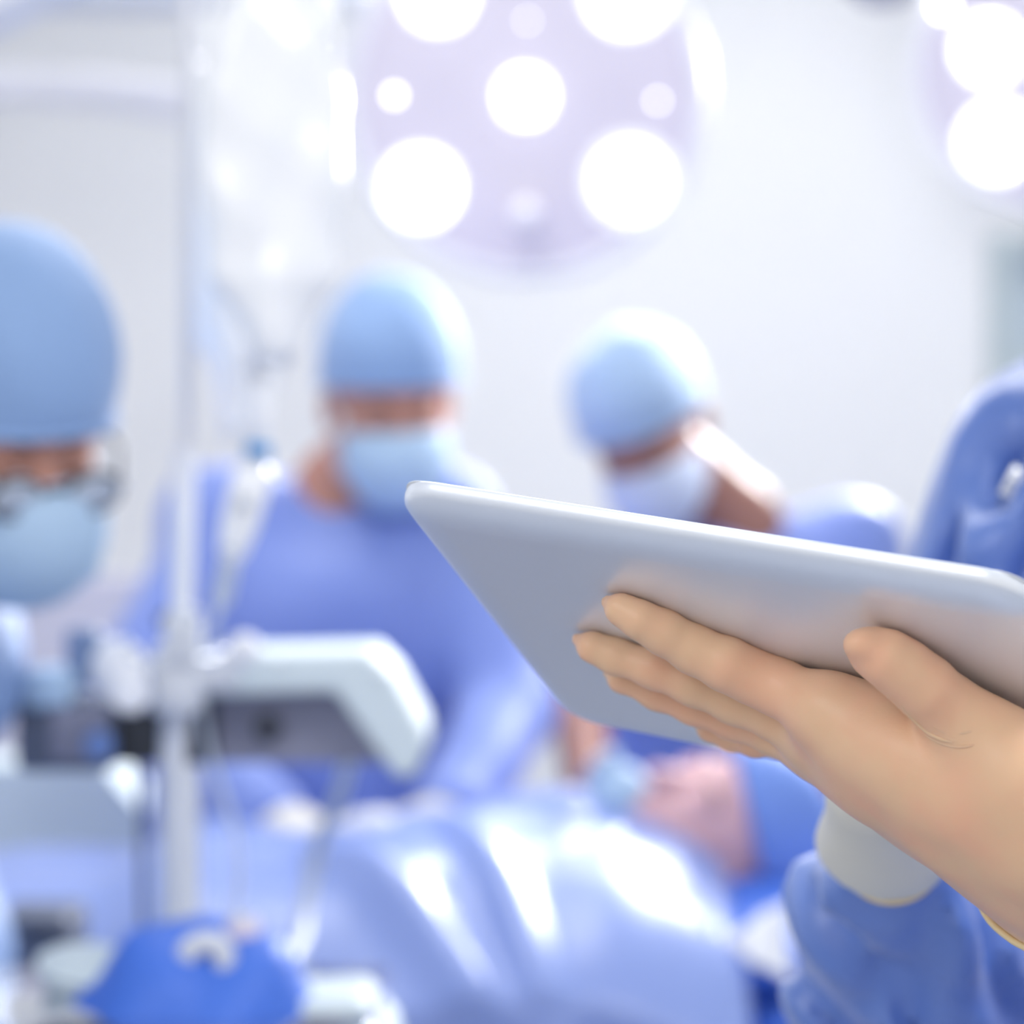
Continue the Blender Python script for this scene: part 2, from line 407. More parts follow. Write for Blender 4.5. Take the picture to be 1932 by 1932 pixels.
lamp('surgical_lamp', P(992, 182, 4.3), (0.0, -1, -0.16), 0.30,
     [(0, 0, 0.034, 'led'), (-197 * s1, -170 * s1, 0.050, 'led'), (198 * s1, -158 * s1, 0.060, 'led2'), (-165 * s1, 190 * s1, 0.046, 'led'), (190 * s1, 195 * s1, 0.056, 'led')],
     'round multi-lens surgical lamp hanging above the table between the two far surgeons', 30, (0, 3.2, 0.9),
     [(-247 * s1, 2 * s1, 0.006), (248 * s1, -8 * s1, 0.004), (3 * s1, 140 * s1, 0.003)])
s2 = 3.95 / FPX
lamp('surgical_lamp', P(1990, 130, 3.95), (-0.35, -1, -0.28), 0.215,
     [(-118 * s2, 46 * s2, 0.040, 'led'), (-108 * s2, -128 * s2, 0.046, 'led'), (60 * s2, 120 * s2, 0.045, 'led'), (70 * s2, -100 * s2, 0.045, 'led')],
     'surgical lamp cut off by the right edge of the photo', 60, (-0.4, 2.4, 1.0), [(-200 * s2, 130 * s2, 0.012)])
bk = tag(empty('ceiling_pivot', P(1665, -50, 4.6)), 'dark rounded ceiling pivot at the top edge left of the right surgical lamp', 'ceiling mount')
build('pivot', *lathe([(0.03, -0.06), (0.07, -0.03), (0.085, 0.03), (0.06, 0.12), (0.03, 0.2), (0.03, 0.85)], P(1665, -60, 4.6), (0, 0, 1)), M['greyp'], bk, sharp=50)

# ================================================================== PEOPLE
def head_prims(F, c, B, s=1.0, k=0.012):
    c = np.asarray(c, float)
    q = lambda x, y, z: c + s * (B @ np.array([x, y, z]))
    F.ell(q(0, -0.012, 0.038), np.array([0.076, 0.096, 0.084]) * s, B, k)
    F.ell(q(0, 0.022, -0.03), np.array([0.060, 0.066, 0.082]) * s, B, 0.02)
    for x in (-1, 1):
        F.cone(q(0.054 * x, -0.005, -0.055), q(0.014 * x, 0.06, -0.102), 0.019 * s, 0.017 * s, 0.02)
        F.cone(q(0.03 * x, 0.062, -0.03), q(0.045 * x, 0.04, -0.02), 0.018 * s, 0.018 * s, 0.015)
    F.cone(q(-0.03, 0.074, 0.020), q(0.03, 0.074, 0.020), 0.013 * s, None, 0.012)
    for x in (-1, 1):
        F.ell(q(0.032 * x, 0.094, 0.0), np.array([0.018, 0.012, 0.011]) * s, B, 0.008, sub=True)
        F.ell(q(0.032 * x, 0.073, 0.0), np.array([0.0135, 0.0135, 0.012]) * s, B, 0.003)
    F.cone(q(0, 0.083, 0.008), q(0, 0.108, -0.034), 0.007 * s, 0.011 * s, 0.008)
    for x in (-1, 1): F.cone(q(0.010 * x, 0.094, -0.038), q(0.006 * x, 0.10, -0.036), 0.007 * s, None, 0.004)
    F.cone(q(-0.018, 0.082, -0.061), q(0.018, 0.082, -0.061), 0.0065 * s, None, 0.005)
    F.cone(q(-0.016, 0.081, -0.073), q(0.016, 0.081, -0.073), 0.007 * s, None, 0.005)
    F.cone(q(-0.022, 0.092, -0.067), q(0.022, 0.092, -0.067), 0.0028 * s, None, 0.003, sub=True)
    F.ell(q(0, 0.078, -0.102), np.array([0.018, 0.013, 0.014]) * s, B, 0.012)
    for x in (-1, 1):
        F.ell(q(0.080 * x, -0.012, -0.008), np.array([0.008, 0.018, 0.030]) * s, B @ rotz(0.35 * x), 0.004)
        F.ell(q(0.088 * x, -0.006, -0.006), np.array([0.005, 0.009, 0.017]) * s, B @ rotz(0.35 * x), 0.003, sub=True)

def hand_prims(F, w, d, pn, curl=0.3, side=1, s=1.0, r=1.0, k=0.006, spread=0.10):
    """w wrist, d hand direction, pn palm normal (the way the palm faces), side +1 / -1 chooses where the thumb goes"""
    w = np.asarray(w, float); B = frame(d, pn); lat, dr, nn = B[:, 0] * side, B[:, 1], B[:, 2]
    q = lambda a, b, c: w + s * (lat * a + dr * b + nn * c)
    F.chain([q(0.0, -0.03, 0), q(0.0, 0.02, 0)], [0.024 * s * r, 0.026 * s * r], k * 2)
    base = [(0.030, 0.088), (0.010, 0.093), (-0.011, 0.090), (-0.030, 0.080)]
    leng = [(0.042, 0.026, 0.020), (0.046, 0.029, 0.021), (0.042, 0.027, 0.020), (0.034, 0.021, 0.018)]
    for (bx, by), L, i in zip(base, leng, range(4)):
        F.cone(q(bx * 0.55, 0.015, 0), q(bx, by, 0), 0.017 * s * r, 0.0135 * s * r, k * 2)
        p = q(bx, by, 0); ang = 0.0; rr = [0.0105, 0.0095, 0.0085, 0.0072]; sp = spread * (1.5 - i)
        for j, l in enumerate(L):
            ang += curl * (1, 1.2, 0.8)[j]
            v = (dr * math.cos(ang) + nn * math.sin(ang)) + lat * sp * (1 - 0.3 * j)
            v /= np.linalg.norm(v); p2 = p + v * l * s
            F.cone(p, p2, rr[j] * s * r * (0.92 if i == 3 else 1), rr[j + 1] * s * r * (0.92 if i == 3 else 1), 0.003); p = p2
    t0, t1, t2, t3 = q(0.018, 0.018, 0.006), q(0.045, 0.052, 0.018), q(0.056, 0.082, 0.028), q(0.058, 0.106, 0.036)
    F.chain([t0, t1, t2, t3], [0.018 * s * r, 0.0135 * s * r, 0.0115 * s * r, 0.009 * s * r], k)

def unit(v): v = np.asarray(v, float); return v / np.linalg.norm(v)

def person(J, label, skin, gownm, capm, maskm=True, gloves=None, group=None, h=0.010, cap_k=1.0, seed=0, fold=0.006, short=False,
           gown_bottom=0.35, base=None, mask_rot=0.0, capz=0.024):
    """J: dict of joints in world metres"""
    hd, HB = J['head'], J['HB']; allp = np.array([v for k_, v in J.items() if k_ not in ('HB', 'dirs', 'lean')])
    lo, hi = allp.min(0) - 0.22, allp.max(0) + 0.22; lo[2] = max(lo[2], -0.005)
    F = Field(lo, hi, 0.0065)
    head_prims(F, hd, HB)
    nb = J['neck']; F.cone(hd + HB @ np.array([0, -0.03, -0.05]), nb, 0.052, 0.058, 0.02)
    F.cone(nb, (J['shL'] + J['shR']) / 2 + [0, 0, -0.07], 0.052, 0.075, 0.03)
    ch, wa, hp = J['chest'], J['waist'], J['hip']
    lat = unit(J['shR'] - J['shL']); lat[2] = 0; lat = unit(lat); fw = np.cross([0, 0, 1], lat)
    for sgn, a in ((-1, 'L'), (1, 'R')):
        sh, el, wr = J['sh' + a], J['el' + a], J['wr' + a]
        F.cone(nb + [0, 0, -0.06], sh, 0.048, 0.052, 0.03)
        F.cone(sh, el, 0.052, 0.040, 0.02); F.cone(el, wr, 0.040, 0.026, 0.012)
        F.cone(ch + lat * 0.07 * sgn, wa + lat * 0.05 * sgn, 0.105, 0.10, 0.04, sq=(fw, 0.92))
        F.cone(wa + lat * 0.05 * sgn, hp + lat * 0.07 * sgn, 0.10, 0.10, 0.04)
        F.cone(sh, ch + lat * 0.08 * sgn, 0.07, 0.10, 0.04)
        F.chain([hp + lat * 0.08 * sgn, J['kn' + a], J['ft' + a] + [0, 0, 0.09]], [0.09, 0.058, 0.042], 0.03)
        F.cone(J['ft' + a] + [0, 0, 0.045], J['ft' + a] + fw * J.get('lean', 1) * 0.16 + [0, 0, 0.035], 0.042, 0.034, 0.02)
        hd_d, pn = J['dirs'][a]
        hand_prims(F, wr, hd_d, pn, 0.28, side=sgn * (1 if J.get('lean', 1) > 0 else 1))
    V, Q = F.mesh(); V = relax(V, Q, 2)
    if base is None: base = np.array([hp[0], hp[1], 0.0])
    root = build('person', V, Q, skin, origin=base); tag(root, label, 'person', group)
    # gown
    t = 0.016
    G = Field(lo - 0.04, hi + 0.04, h)
    G.cone(nb + [0, 0, -0.085], ch, 0.10, 0.13, 0.05)
    for sgn, a in ((-1, 'L'), (1, 'R')):
        sh, el, wr = J['sh' + a], J['el' + a], J['wr' + a]
        G.cone(nb + [0, 0, -0.06] + lat * 0.03 * sgn, sh, 0.060, 0.075, 0.04)
        if short: G.cone(sh, sh * 0.35 + el * 0.65, 0.074, 0.072, 0.02)
        else:
            G.cone(sh, el, 0.074, 0.062, 0.02); G.cone(el, el * 0.06 + wr * 0.94, 0.062, 0.044, 0.015)
        G.cone(sh, ch + lat * 0.08 * sgn, 0.075, 0.11, 0.05)
        G.cone(ch + lat * 0.075 * sgn, wa + lat * 0.07 * sgn, 0.125, 0.125, 0.05)
        G.cone(wa + lat * 0.07 * sgn, hp + lat * 0.09 * sgn, 0.125, 0.14, 0.05)
        G.cone(hp + lat * 0.09 * sgn, [hp[0] + lat[0] * 0.12 * sgn, hp[1] + lat[1] * 0.12 * sgn, gown_bottom], 0.14, 0.15, 0.05)
    hf = HB @ np.array([0, 1, 0.0])
    G.cone(nb + [0, 0, 0.12], nb + [0, 0, 0.02] + fw * J.get('lean', 1) * 0.03, 0.066, 0.062, 0.01, sub=True)
    rs = np.random.RandomState(seed); ph = rs.rand(8) * 6
    G.disp(lambda x, y, z: fold * (np.sin(34 * x + 9 * z + 2.5 * np.sin(5 * z + ph[0]) + ph[1]) * np.sin(22 * y + 6 * z + ph[2]) * 0.9
                                  + 0.7 * np.sin(18 * z - 22 * x + 14 * y + 2 * np.sin(11 * x + ph[3]) + ph[4])))
    G.plane([0, 0, gown_bottom - 0.05], [0, 0, -1])
    V, Q = G.mesh(); V = relax(V, Q, 2)
    build('gown' if not short else 'scrub_top', V, Q, gownm, root)
    # cap
    c = lambda x, y, z: hd + HB @ np.array([x, y, z])
    C = Field(hd - 0.2, hd + 0.2, 0.006)
    C.ell(c(0, -0.016, 0.048), np.array([0.094, 0.116, 0.100 * cap_k]), HB, cut=[(c(0, 0.06, capz), HB @ np.array([0, 0.22, -1.0]))])
    C.disp(lambda x, y, z: 0.002 * np.sin(70 * x + 40 * z + ph[5]) * np.sin(60 * y + ph[6]))
    V, Q = C.mesh(); cp = build('surgical_cap', relax(V, Q, 2), Q, capm, root)
    band = []
    for th in np.linspace(0, 2 * math.pi, 49)[:-1]:
        rho = 1.0
        for _ in range(6):
            y = 0.116 * rho * math.cos(th) - 0.016; z_ = capz + 0.22 * (y - 0.06); rho = math.sqrt(max(0.05, 1 - ((z_ - 0.048) / (0.1 * cap_k)) ** 2))
        band.append(c(0.094 * rho * math.sin(th), y, z_))
    build('cap_band', *tube(band, 0.0045, 8, closed=True), capm, cp)
    if maskm:
        K = Field(hd - 0.19, hd + 0.19, 0.005)
        K.ell(c(0, 0.038, -0.056), np.array([0.072, 0.092, 0.078]), HB,
              cut=[(c(0, 0.08, -0.012), HB @ np.array([0, -0.25, 1])), (c(0, 0.0, 0), HB @ np.array([0, -1, -0.1])), (c(0, 0, -0.128), HB @ np.array([0, 0, -1]))])
        for zz in (-0.045, -0.067, -0.089):
            K.cone(c(-0.05, 0.098, zz), c(0.05, 0.098, zz), 0.004, None, 0.004)
        V, Q = K.mesh(); mk = build('face_mask', relax(V, Q, 1), Q, M['mask'] if maskm is True else maskm, root)
        for x in (-1, 1):
            build('ear_loop', *tube(spline([c(0.070 * x, 0.03, -0.03), c(0.082 * x, 0.0, 0.018), c(0.088 * x, -0.03, 0.0), c(0.084 * x, -0.02, -0.035), c(0.068 * x, 0.03, -0.09)], 6), 0.0016, 6), M['white'], mk)
    for x in (-1, 1):
        build('eyebrow', *tube([c(0.014 * x, 0.086, 0.020), c(0.032 * x, 0.085, 0.027), c(0.050 * x, 0.068, 0.021)], [0.003, 0.0035, 0.0015], 8), M['brow'], root)
        build('eyelashes', *tube([c(0.021 * x, 0.083, -0.005), c(0.032 * x, 0.0865, -0.008), c(0.043 * x, 0.082, -0.005)], 0.0014, 6), M['brow'], root)
    if gloves is not None:
        for sgn, a in ((-1, 'L'), (1, 'R')):
            wr = J['wr' + a]; dd, pn = J['dirs'][a]; u = unit(J['el' + a] - wr)
            H = Field(wr - 0.24, wr + 0.24, 0.0045)
            hand_prims(H, wr, dd, pn, 0.28, side=sgn, r=1.14)
            H.cone(wr - unit(dd) * 0.02, wr + u * 0.055, 0.031, 0.036, 0.01)
            V, Q = H.mesh(); build('glove', relax(V, Q, 1), Q, gloves, root)
    return root

def stand(hip, lat, kn=0.5, fw=(0, -1, 0)):
    lat = unit(lat); fw = np.asarray(fw, float); hip = np.asarray(hip, float)
    d = {}
    for s_, a in ((-1, 'L'), (1, 'R')):
        d['kn' + a] = hip + lat * 0.10 * s_ + fw * 0.03 - [0, 0, hip[2] - kn]
        d['ft' + a] = hip + lat * 0.11 * s_ - [0, 0, hip[2]]
    return d

# --- far middle surgeon: faces the camera, head turned to the photo's right and down
Dm = 3.45; hm = P(738, 762, Dm)
yaw = math.radians(14)
J = dict(head=hm, HB=frame((math.sin(yaw), -math.cos(yaw), -0.34), (0.02, -0.30, 1)),
         neck=P(640, 925, Dm + 0.10), shL=P(845, 1010, Dm + 0.08), shR=P(425, 995, Dm + 0.06),
         elL=P(955, 1340, Dm - 0.04), elR=P(245, 1320, Dm - 0.06), wrL=P(850, 1540, 3.16), wrR=P(520, 1555, 3.14),
         chest=P(610, 1130, Dm + 0.08), waist=P(590, 1420, Dm + 0.08), hip=P(590, 1700, Dm + 0.1),
         dirs=dict(L=((-0.75, -0.6, -0.15), (0, 0.1, -1)), R=((0.8, -0.5, -0.15), (0, 0.1, -1))), lean=-1)
J.update(stand(J['hip'], (-1, 0, 0)))
# lat in person() runs from shL to shR = -X, so forward (towards the camera) is cross(z, lat)= -Y
J['lean'] = 1
person(J, 'masked surgeon in a blue gown and light blue cap standing behind the monitor, head bowed', M['skin'], M['gown'], M['cap'],
       gloves=M['glove_c'], seed=1, cap_k=1.22, capz=0.044)

# --- far right surgeon: leans in from the right
Dr = 3.70; hr = P(1218, 812, Dr)
J = dict(head=hr, HB=frame((-0.22, -0.82, -0.62), (-0.42, -0.55, 0.85)),
         neck=P(1395, 985, Dr + 0.10), shL=P(1590, 1050, Dr + 0.12), shR=P(1195, 1130, Dr + 0.08),
         elL=P(1640, 1390, Dr + 0.0), elR=P(1095, 1345, Dr - 0.10), wrL=P(1480, 1530, 3.42), wrR=P(1112, 1540, 3.40),
         chest=P(1400, 1190, Dr + 0.12), waist=P(1400, 1420, Dr + 0.2), hip=P(1410, 1640, Dr + 0.25),
         dirs=dict(L=((-0.75, -0.6, -0.2), (0, 0.1, -1)), R=((0.1, -1.0, -0.25), (0, 0.1, -1))), lean=1)
J.update(stand(J['hip'], (-1, 0, 0)))
person(J, 'masked surgeon leaning over the patient from the right, grey-blue cap, bare brown forearms', M['skin_d'], M['gown'], M['cap2'],
       maskm=mat('mask_pale', (188, 198, 220), 0.7), seed=5, short=True, capz=0.040)

# --- near left surgeon: profile at the left edge, head bowed
Dl = 2.15; hl = P(5, 812, Dl)
J = dict(head=hl, HB=frame((0.5, -0.72, -0.36), (0.06, -0.24, 1)),
         neck=P(-170, 1040, Dl + 0.06), shL=P(-270, 1210, Dl + 0.22), shR=P(-430, 1130, Dl - 0.12),
         elL=P(-120, 1800, Dl + 0.12), elR=P(-330, 1800, Dl - 0.30), wrL=P(-255, 2120, 2.02), wrR=P(-340, 2240, 1.8),
         chest=P(-360, 1330, Dl + 0.05), waist=P(-430, 1700, Dl + 0.05), hip=P(-470, 2150, Dl + 0.05),
         dirs=dict(L=((0.86, -0.1, 0.5), (0, 0, -1)), R=((0.8, 0.2, 0.1), (0, 0, -1))), lean=1)
J.update(stand(J['hip'], (-0.68, -0.73, 0), fw=(0.5, -0.4, 0)))
pl = person(J, 'masked surgeon cut off by the left edge, blue cap and glinting glasses, head bowed', M['skin'], mat('gown_greyblue', (138, 166, 212), 0.55, bump=0.2, bscale=30), M['cap'],
       seed=9, cap_k=1.22)
HB = J['HB']; cc = lambda x, y, z: hl + HB @ A3(x, y, z)
gl = tag(empty('glasses', cc(0, 0.105, -0.01)), 'thin dark-rimmed glasses on the surgeon at the left edge', 'glasses')
rimv = []
for x in (-1, 1):
    rimv.append(tube([cc(0.033 * x + 0.022 * math.cos(t), 0.112 - 0.1 * abs(0.02 * math.cos(t)), -0.012 + 0.016 * math.sin(t)) for t in np.linspace(0, 2 * math.pi, 24)[:-1]], 0.0022, 8, closed=True))
    o = build('lens', *lathe([(0.02, 0), (0.02, 0.001)], cc(0.033 * x, 0.111, -0.012), HB[:, 1], 24), M['tube'], gl)
rimv.append(tube([cc(-0.012, 0.111, -0.008), cc(0, 0.114, -0.005), cc(0.012, 0.111, -0.008)], 0.002, 8))
build('rim', *join(*rimv), M['dark'], gl)
for x in (-1, 1): build('temple', *tube([cc(0.055 * x, 0.108, -0.008), cc(0.086 * x, 0.04, -0.004), cc(0.086 * x, -0.03, 0.0)], 0.0022, 8), M['dark'], gl)
for a_ in ((0.057, 0.11, 0.004), (0.058, 0.11, -0.02), (-0.057, 0.11, -0.006)): build('hinge', *ball(cc(*a_), 0.004, 12), M['chrome'], gl)

# ================================================================== PATIENT, TABLE AND DRAPE
Dp = 3.10
tb = tag(empty('operating_table', (-0.45, 3.12, 0)), 'operating table under the blue drape, padded top on a steel column', 'table')
build('pad', *box((-0.42, 3.12, 0.765), (1.90, 0.50, 0.07), 0.02), M['dark'], tb, sharp=40)
build('column', *join(box((-0.45, 3.12, 0.39), (0.34, 0.30, 0.68), 0.03), box((-0.45, 3.12, 0.70), (1.2, 0.40, 0.06), 0.01)), M['pole'], tb, sharp=40)
build('base', *box((-0.45, 3.12, 0.045), (1.1, 0.5, 0.09), 0.03), M['pole'], tb, sharp=40)

hp_ = P(1335, 1572, Dp)
HBp = frame((-0.30, -0.55, 0.80), (0.93, 0.0, 0.16))
lo, hi = A3(-1.62, 2.75, 0.78), A3(0.5, 3.5, 1.18)
F = Field(lo, hi, 0.0065)
head_prims(F, hp_, HBp)
q = lambda x, y, z: A3(x, y, z)
F.cone(hp_ + HBp @ A3(0, -0.03, -0.05), q(0.06, 3.12, 0.88), 0.052, 0.058, 0.02)
for s_ in (-1, 1):
    F.cone(q(0.05, 3.12, 0.87), q(0.0, 3.12 + 0.17 * s_, 0.86), 0.05, 0.05, 0.04)
    F.cone(q(0.0, 3.12 + 0.17 * s_, 0.86), q(-0.30, 3.12 + 0.24 * s_, 0.845), 0.05, 0.04, 0.02)
    F.cone(q(-0.30, 3.12 + 0.24 * s_, 0.845), q(-0.54, 3.12 + 0.22 * s_, 0.83), 0.04, 0.028, 0.02)
    hand_prims(F, q(-0.54, 3.12 + 0.22 * s_, 0.83), (-1, 0, 0), (0, 0, -1), 0.15, side=s_)
    F.cone(q(-0.08, 3.12 + 0.08 * s_, 0.87), q(-0.45, 3.12 + 0.06 * s_, 0.85), 0.085, 0.07, 0.04)
    F.chain([q(-0.6, 3.12 + 0.09 * s_, 0.85), q(-1.05, 3.12 + 0.1 * s_, 0.84), q(-1.48, 3.12 + 0.1 * s_, 0.835)], [0.06, 0.058, 0.04], 0.03)
    F.cone(q(-1.49, 3.12 + 0.1 * s_, 0.85), q(-1.52, 3.12 + 0.11 * s_, 0.90), 0.04, 0.02, 0.02)
F.cone(q(-0.45, 3.12, 0.85), q(-0.6, 3.12, 0.85), 0.07, 0.06, 0.04)
V, Q = F.mesh()
pt = build('person', relax(V, Q, 2), Q, M['skin_p'], origin=(-0.45, 3.12, 0.80))
tag(pt, 'patient lying on the operating table, face up, blue cap, body under the drape', 'person')
c = lambda x, y, z: hp_ + HBp @ A3(x, y, z)
C = Field(hp_ - 0.2, hp_ + 0.2, 0.006)
C.ell(c(0, -0.016, 0.045), A3(0.096, 0.118, 0.105), HBp, cut=[(c(0, 0.06, 0.056), HBp @ A3(0, 0.10, -1.0))])
V, Q = C.mesh(); build('surgical_cap', relax(V, Q, 2), Q, mat('patient_cap', (112, 144, 218), 0.7), pt)
for x in (-1, 1):
    build('eyebrow', *tube([c(0.014 * x, 0.086, 0.020), c(0.032 * x, 0.085, 0.027), c(0.050 * x, 0.068, 0.021)], [0.003, 0.0035, 0.0015], 8), M['brow'], pt)
# breathing cup at the chin
bc = P(1168, 1492, Dp - 0.02)
bq = tag(empty('breathing_mask', bc), 'pale blue breathing mask cup beside the chin of the patient', 'breathing mask')
build('cup', *lathe([(0.020, 0), (0.034, 0.015), (0.036, 0.035), (0.028, 0.055), (0.012, 0.066), (0.010, 0.085), (0.004, 0.086)], bc - A3(-0.01, 0, 0.035), (-0.25, -0.1, 0.9), 28), M['mask'], bq, sharp=50)
build('hose', *tube(spline([bc + A3(-0.015, 0, 0.035), bc + A3(-0.03, 0.02, 0.02), bc + A3(-0.045, 0.06, -0.04), bc + A3(-0.05, 0.09, -0.10)], 8), 0.009, 14), M['tube'], bq)
# pillow and sheet under the head
Fp = Field((0.02, 2.76, 0.76), (0.56, 3.48, 0.99), 0.008)
Fp.ell((0.29, 3.12, 0.862), (0.21, 0.28, 0.072), None, 0.0)
Fp.disp(lambda x, y, z: 0.003 * np.sin(50 * x + 30 * y) )
V, Q = Fp.mesh(); tag(build('pillow', relax(V, Q, 2), Q, M['cloth']), 'blue pillow under the head of the patient', 'pillow')

def sheet(name, fn, nu, nv, m, parent=None, thick=0.004, origin=None):
    V = np.array([[fn(i / (nu - 1), j / (nv - 1)) for j in range(nv)] for i in range(nu)], float).reshape(-1, 3)
    Fc = [[i * nv + j, (i + 1) * nv + j, (i + 1) * nv + j + 1, i * nv + j + 1] for i in range(nu - 1) for j in range(nv - 1)]
    o = build(name, V, Fc, m, parent, origin=origin)
    md = o.modifiers.new('solid', 'SOLIDIFY'); md.thickness = thick; md.offset = -1
    return o
def sstep(a, b, x): t = min(max((x - a) / (b - a), 0), 1); return t * t * (3 - 2 * t)
# folds that run over the drape: (u0,t0)->(u1,t1) ridge lines in (x, arc) space, height, width
RIDGES = [((-0.24, 0.46), (0.03, 0.73), 0.026, 0.026), ((-0.08, 0.38), (0.05, 0.72), 0.025, 0.025), ((-0.06, 0.30), (0.20, 0.43), 0.020, 0.034),
          ((0.19, 0.42), (0.21, 0.70), 0.010, 0.04), ((-0.75, 0.30), (-1.0, 0.9), 0.02, 0.05)]
def drape_pt(x, t):
    """t: 0 far edge .. 1 near hem"""
    body = 0.98 + 0.018 * math.sin(4.2 * x + 1.9) + 0.012 * math.sin(9 * x)
    body -= 0.04 * (1 - sstep(-0.47, -0.32, x))
    rnd = sstep(0.06, 0.245, x); body -= 0.05 * rnd
    if t < 0.12: y, z = 3.44 + (0.12 - t) * 0.3, body - 0.06 - (0.12 - t) * 2.6
    else:
        s = (t - 0.12) / 0.88
        y = 3.44 - 0.74 * min(s / 0.62, 1) - 0.02 * max(0, s - 0.62)
        u = (y - 3.13) / 0.42
        z = body - 0.10 * abs(u) ** 2.4 - 0.02 * max(0, u)
        if s > 0.5: z -= (s - 0.5) ** 1.5 * 1.25
    n = 0
    for (a, b, h, wd_) in [(r[0], r[1], r[2], r[3]) for r in RIDGES]:
        ax, at = a; bx, bt = b; L2 = (bx - ax) ** 2 + (bt - at) ** 2
        k = ((x - ax) * (bx - ax) + (t - at) * (bt - at)) / L2
        kc = min(max(k, 0), 1); d = math.hypot(x - (ax + kc * (bx - ax)), (t - (at + kc * (bt - at))) * 1.3)
        n += h * math.exp(-(d / wd_) ** 2) * min(1, 4 * kc + 0.15)
    n += 0.006 * math.sin(26 * x + 7 * t + 2 * math.sin(5 * t)) + 0.004 * math.sin(40 * t + 11 * x)
    return np.array([x, y - n * 0.6 * sstep(0.35, 0.9, t), z + n])
def drape_fn(u, v):
    x = -1.62 + 1.86 * u; return drape_pt(x, v)
def drape_fn2(u, v):
    # the last tenth of u turns down over the shoulder end
    e = max(0, (u - 0.9) / 0.1); x = -1.62 + 1.84 * min(u / 0.9, 1)
    p = drape_pt(x, v)
    p[0] += 0.035 * math.sin(e * math.pi / 2); p[2] -= 0.12 * (1 - math.cos(e * math.pi / 2)) + 0.10 * max(0, e - 0.5)
    return p
dr = sheet('surgical_drape', drape_fn2, 260, 150, M['drape'], thick=0.003)
tag(dr, 'large glossy blue surgical drape covering the patient and the table', 'drape')
# blue sheet and white towel below the pillow
def side_fn(u, v):
    x = 0.24 + 0.36 * u
    if v < 0.4: y, z = 3.40 - 0.55 * v / 0.4, 0.815 - 0.01 * math.sin(8 * u)
    else: y, z = 2.85 - 0.03 * (v - 0.4), 0.815 - (v - 0.4) * 0.95
    return (x, y + 0.012 * math.sin(22 * u + 3 * v), z + 0.004 * math.sin(15 * u))
tag(sheet('table_sheet', side_fn, 50, 60, M['cloth']), 'blue sheet hanging from the head end of the operating table', 'sheet')
def towel_fn(u, v):
    a, b, c_, d_ = P(1368, 1772, 2.79), P(1482, 1700, 2.83), P(1492, 1852, 2.78), P(1440, 1838, 2.77)
    p = (a * (1 - u) + b * u) * (1 - v) + (a * 0.35 + d_ * 0.65) * (1 - u) * v + c_ * u * v
    return p + A3(0, -0.006 * math.sin(9 * u + 6 * v), 0)
tag(sheet('towel', towel_fn, 20, 20, M['white']), 'small white folded towel hanging at the head end of the table', 'towel')
# gauze ball on the drape
gz = P(706, 1552, 3.05); Fg = Field(gz - 0.06, gz + 0.06, 0.004); Fg.ell(gz, (0.026, 0.022, 0.015)).ell(gz + A3(-0.018, 0, -0.003), (0.02, 0.02, 0.012), None, 0.01)
Fg.disp(lambda x, y, z: 0.002 * np.sin(180 * x) * np.sin(160 * y + 90 * z)); V, Q = Fg.mesh()
tag(build('gauze_pad', V, Q, M['white']), 'crumpled white gauze on the far edge of the drape', 'gauze')

# ================================================================== ANAESTHESIA CART behind the left surgeon
ct = tag(empty('equipment_cart', (-0.78, 3.95, 0)), 'pale grey-green equipment cabinet behind the drape at lower left', 'cabinet')
def prism(poly, y0, y1):
    n = len(poly); V = [(x, y0, z) for x, z in poly] + [(x, y1, z) for x, z in poly]
    return np.array(V, float), [list(range(n))[::-1], [n + i for i in range(n)]] + [[i, (i + 1) % n, n + (i + 1) % n, n + i] for i in range(n)]
a, b = P(-300, 1440, 3.7), P(195, 1448, 3.7); c3 = P(268, 1530, 3.7)
build('cabinet_body', *prism([(a[0], 0.06), (a[0], a[2]), (b[0], b[2]), (c3[0], c3[2]), (c3[0], 0.06)], 3.7, 3.90), mat('cabinet_greygreen', (200, 212, 216), 0.7), ct, smooth=False)
for i in range(3):
    d_ = build('drawer', *box((a[0] / 2 + c3[0] / 2 - 0.0, 3.692, 0.76 - 0.22 * i), (0.38, 0.02, 0.19), 0.006), M['tealp'], ct, sharp=40)
    build('drawer_handle', *box((a[0] / 2 + c3[0] / 2, 3.674, 0.80 - 0.22 * i), (0.16, 0.016, 0.015), 0.005), M['pole'], d_, sharp=40)
for x in (a[0] + 0.05, c3[0] - 0.05):
    for y in (3.74, 3.86): build('caster', *ball((x, y, 0.032), 0.032, 14), M['dark'], ct)
wl = tag(empty('screen_panel', P(40, 1300, 4.5)), 'tall pale grey panel behind the left surgeon', 'panel')
build('panel_board', *box((P(40, 1300, 4.5)[0] - 0.05, 4.6, 0.62), (0.56, 0.04, 1.24), 0.01), mat('panel_pinkgrey', (198, 196, 210), 0.6), wl, sharp=40)
build('foot', *box((P(40, 1300, 4.5)[0] - 0.05, 4.6, 0.02), (0.5, 0.4, 0.04), 0.01), M['plastic'], wl, sharp=40)

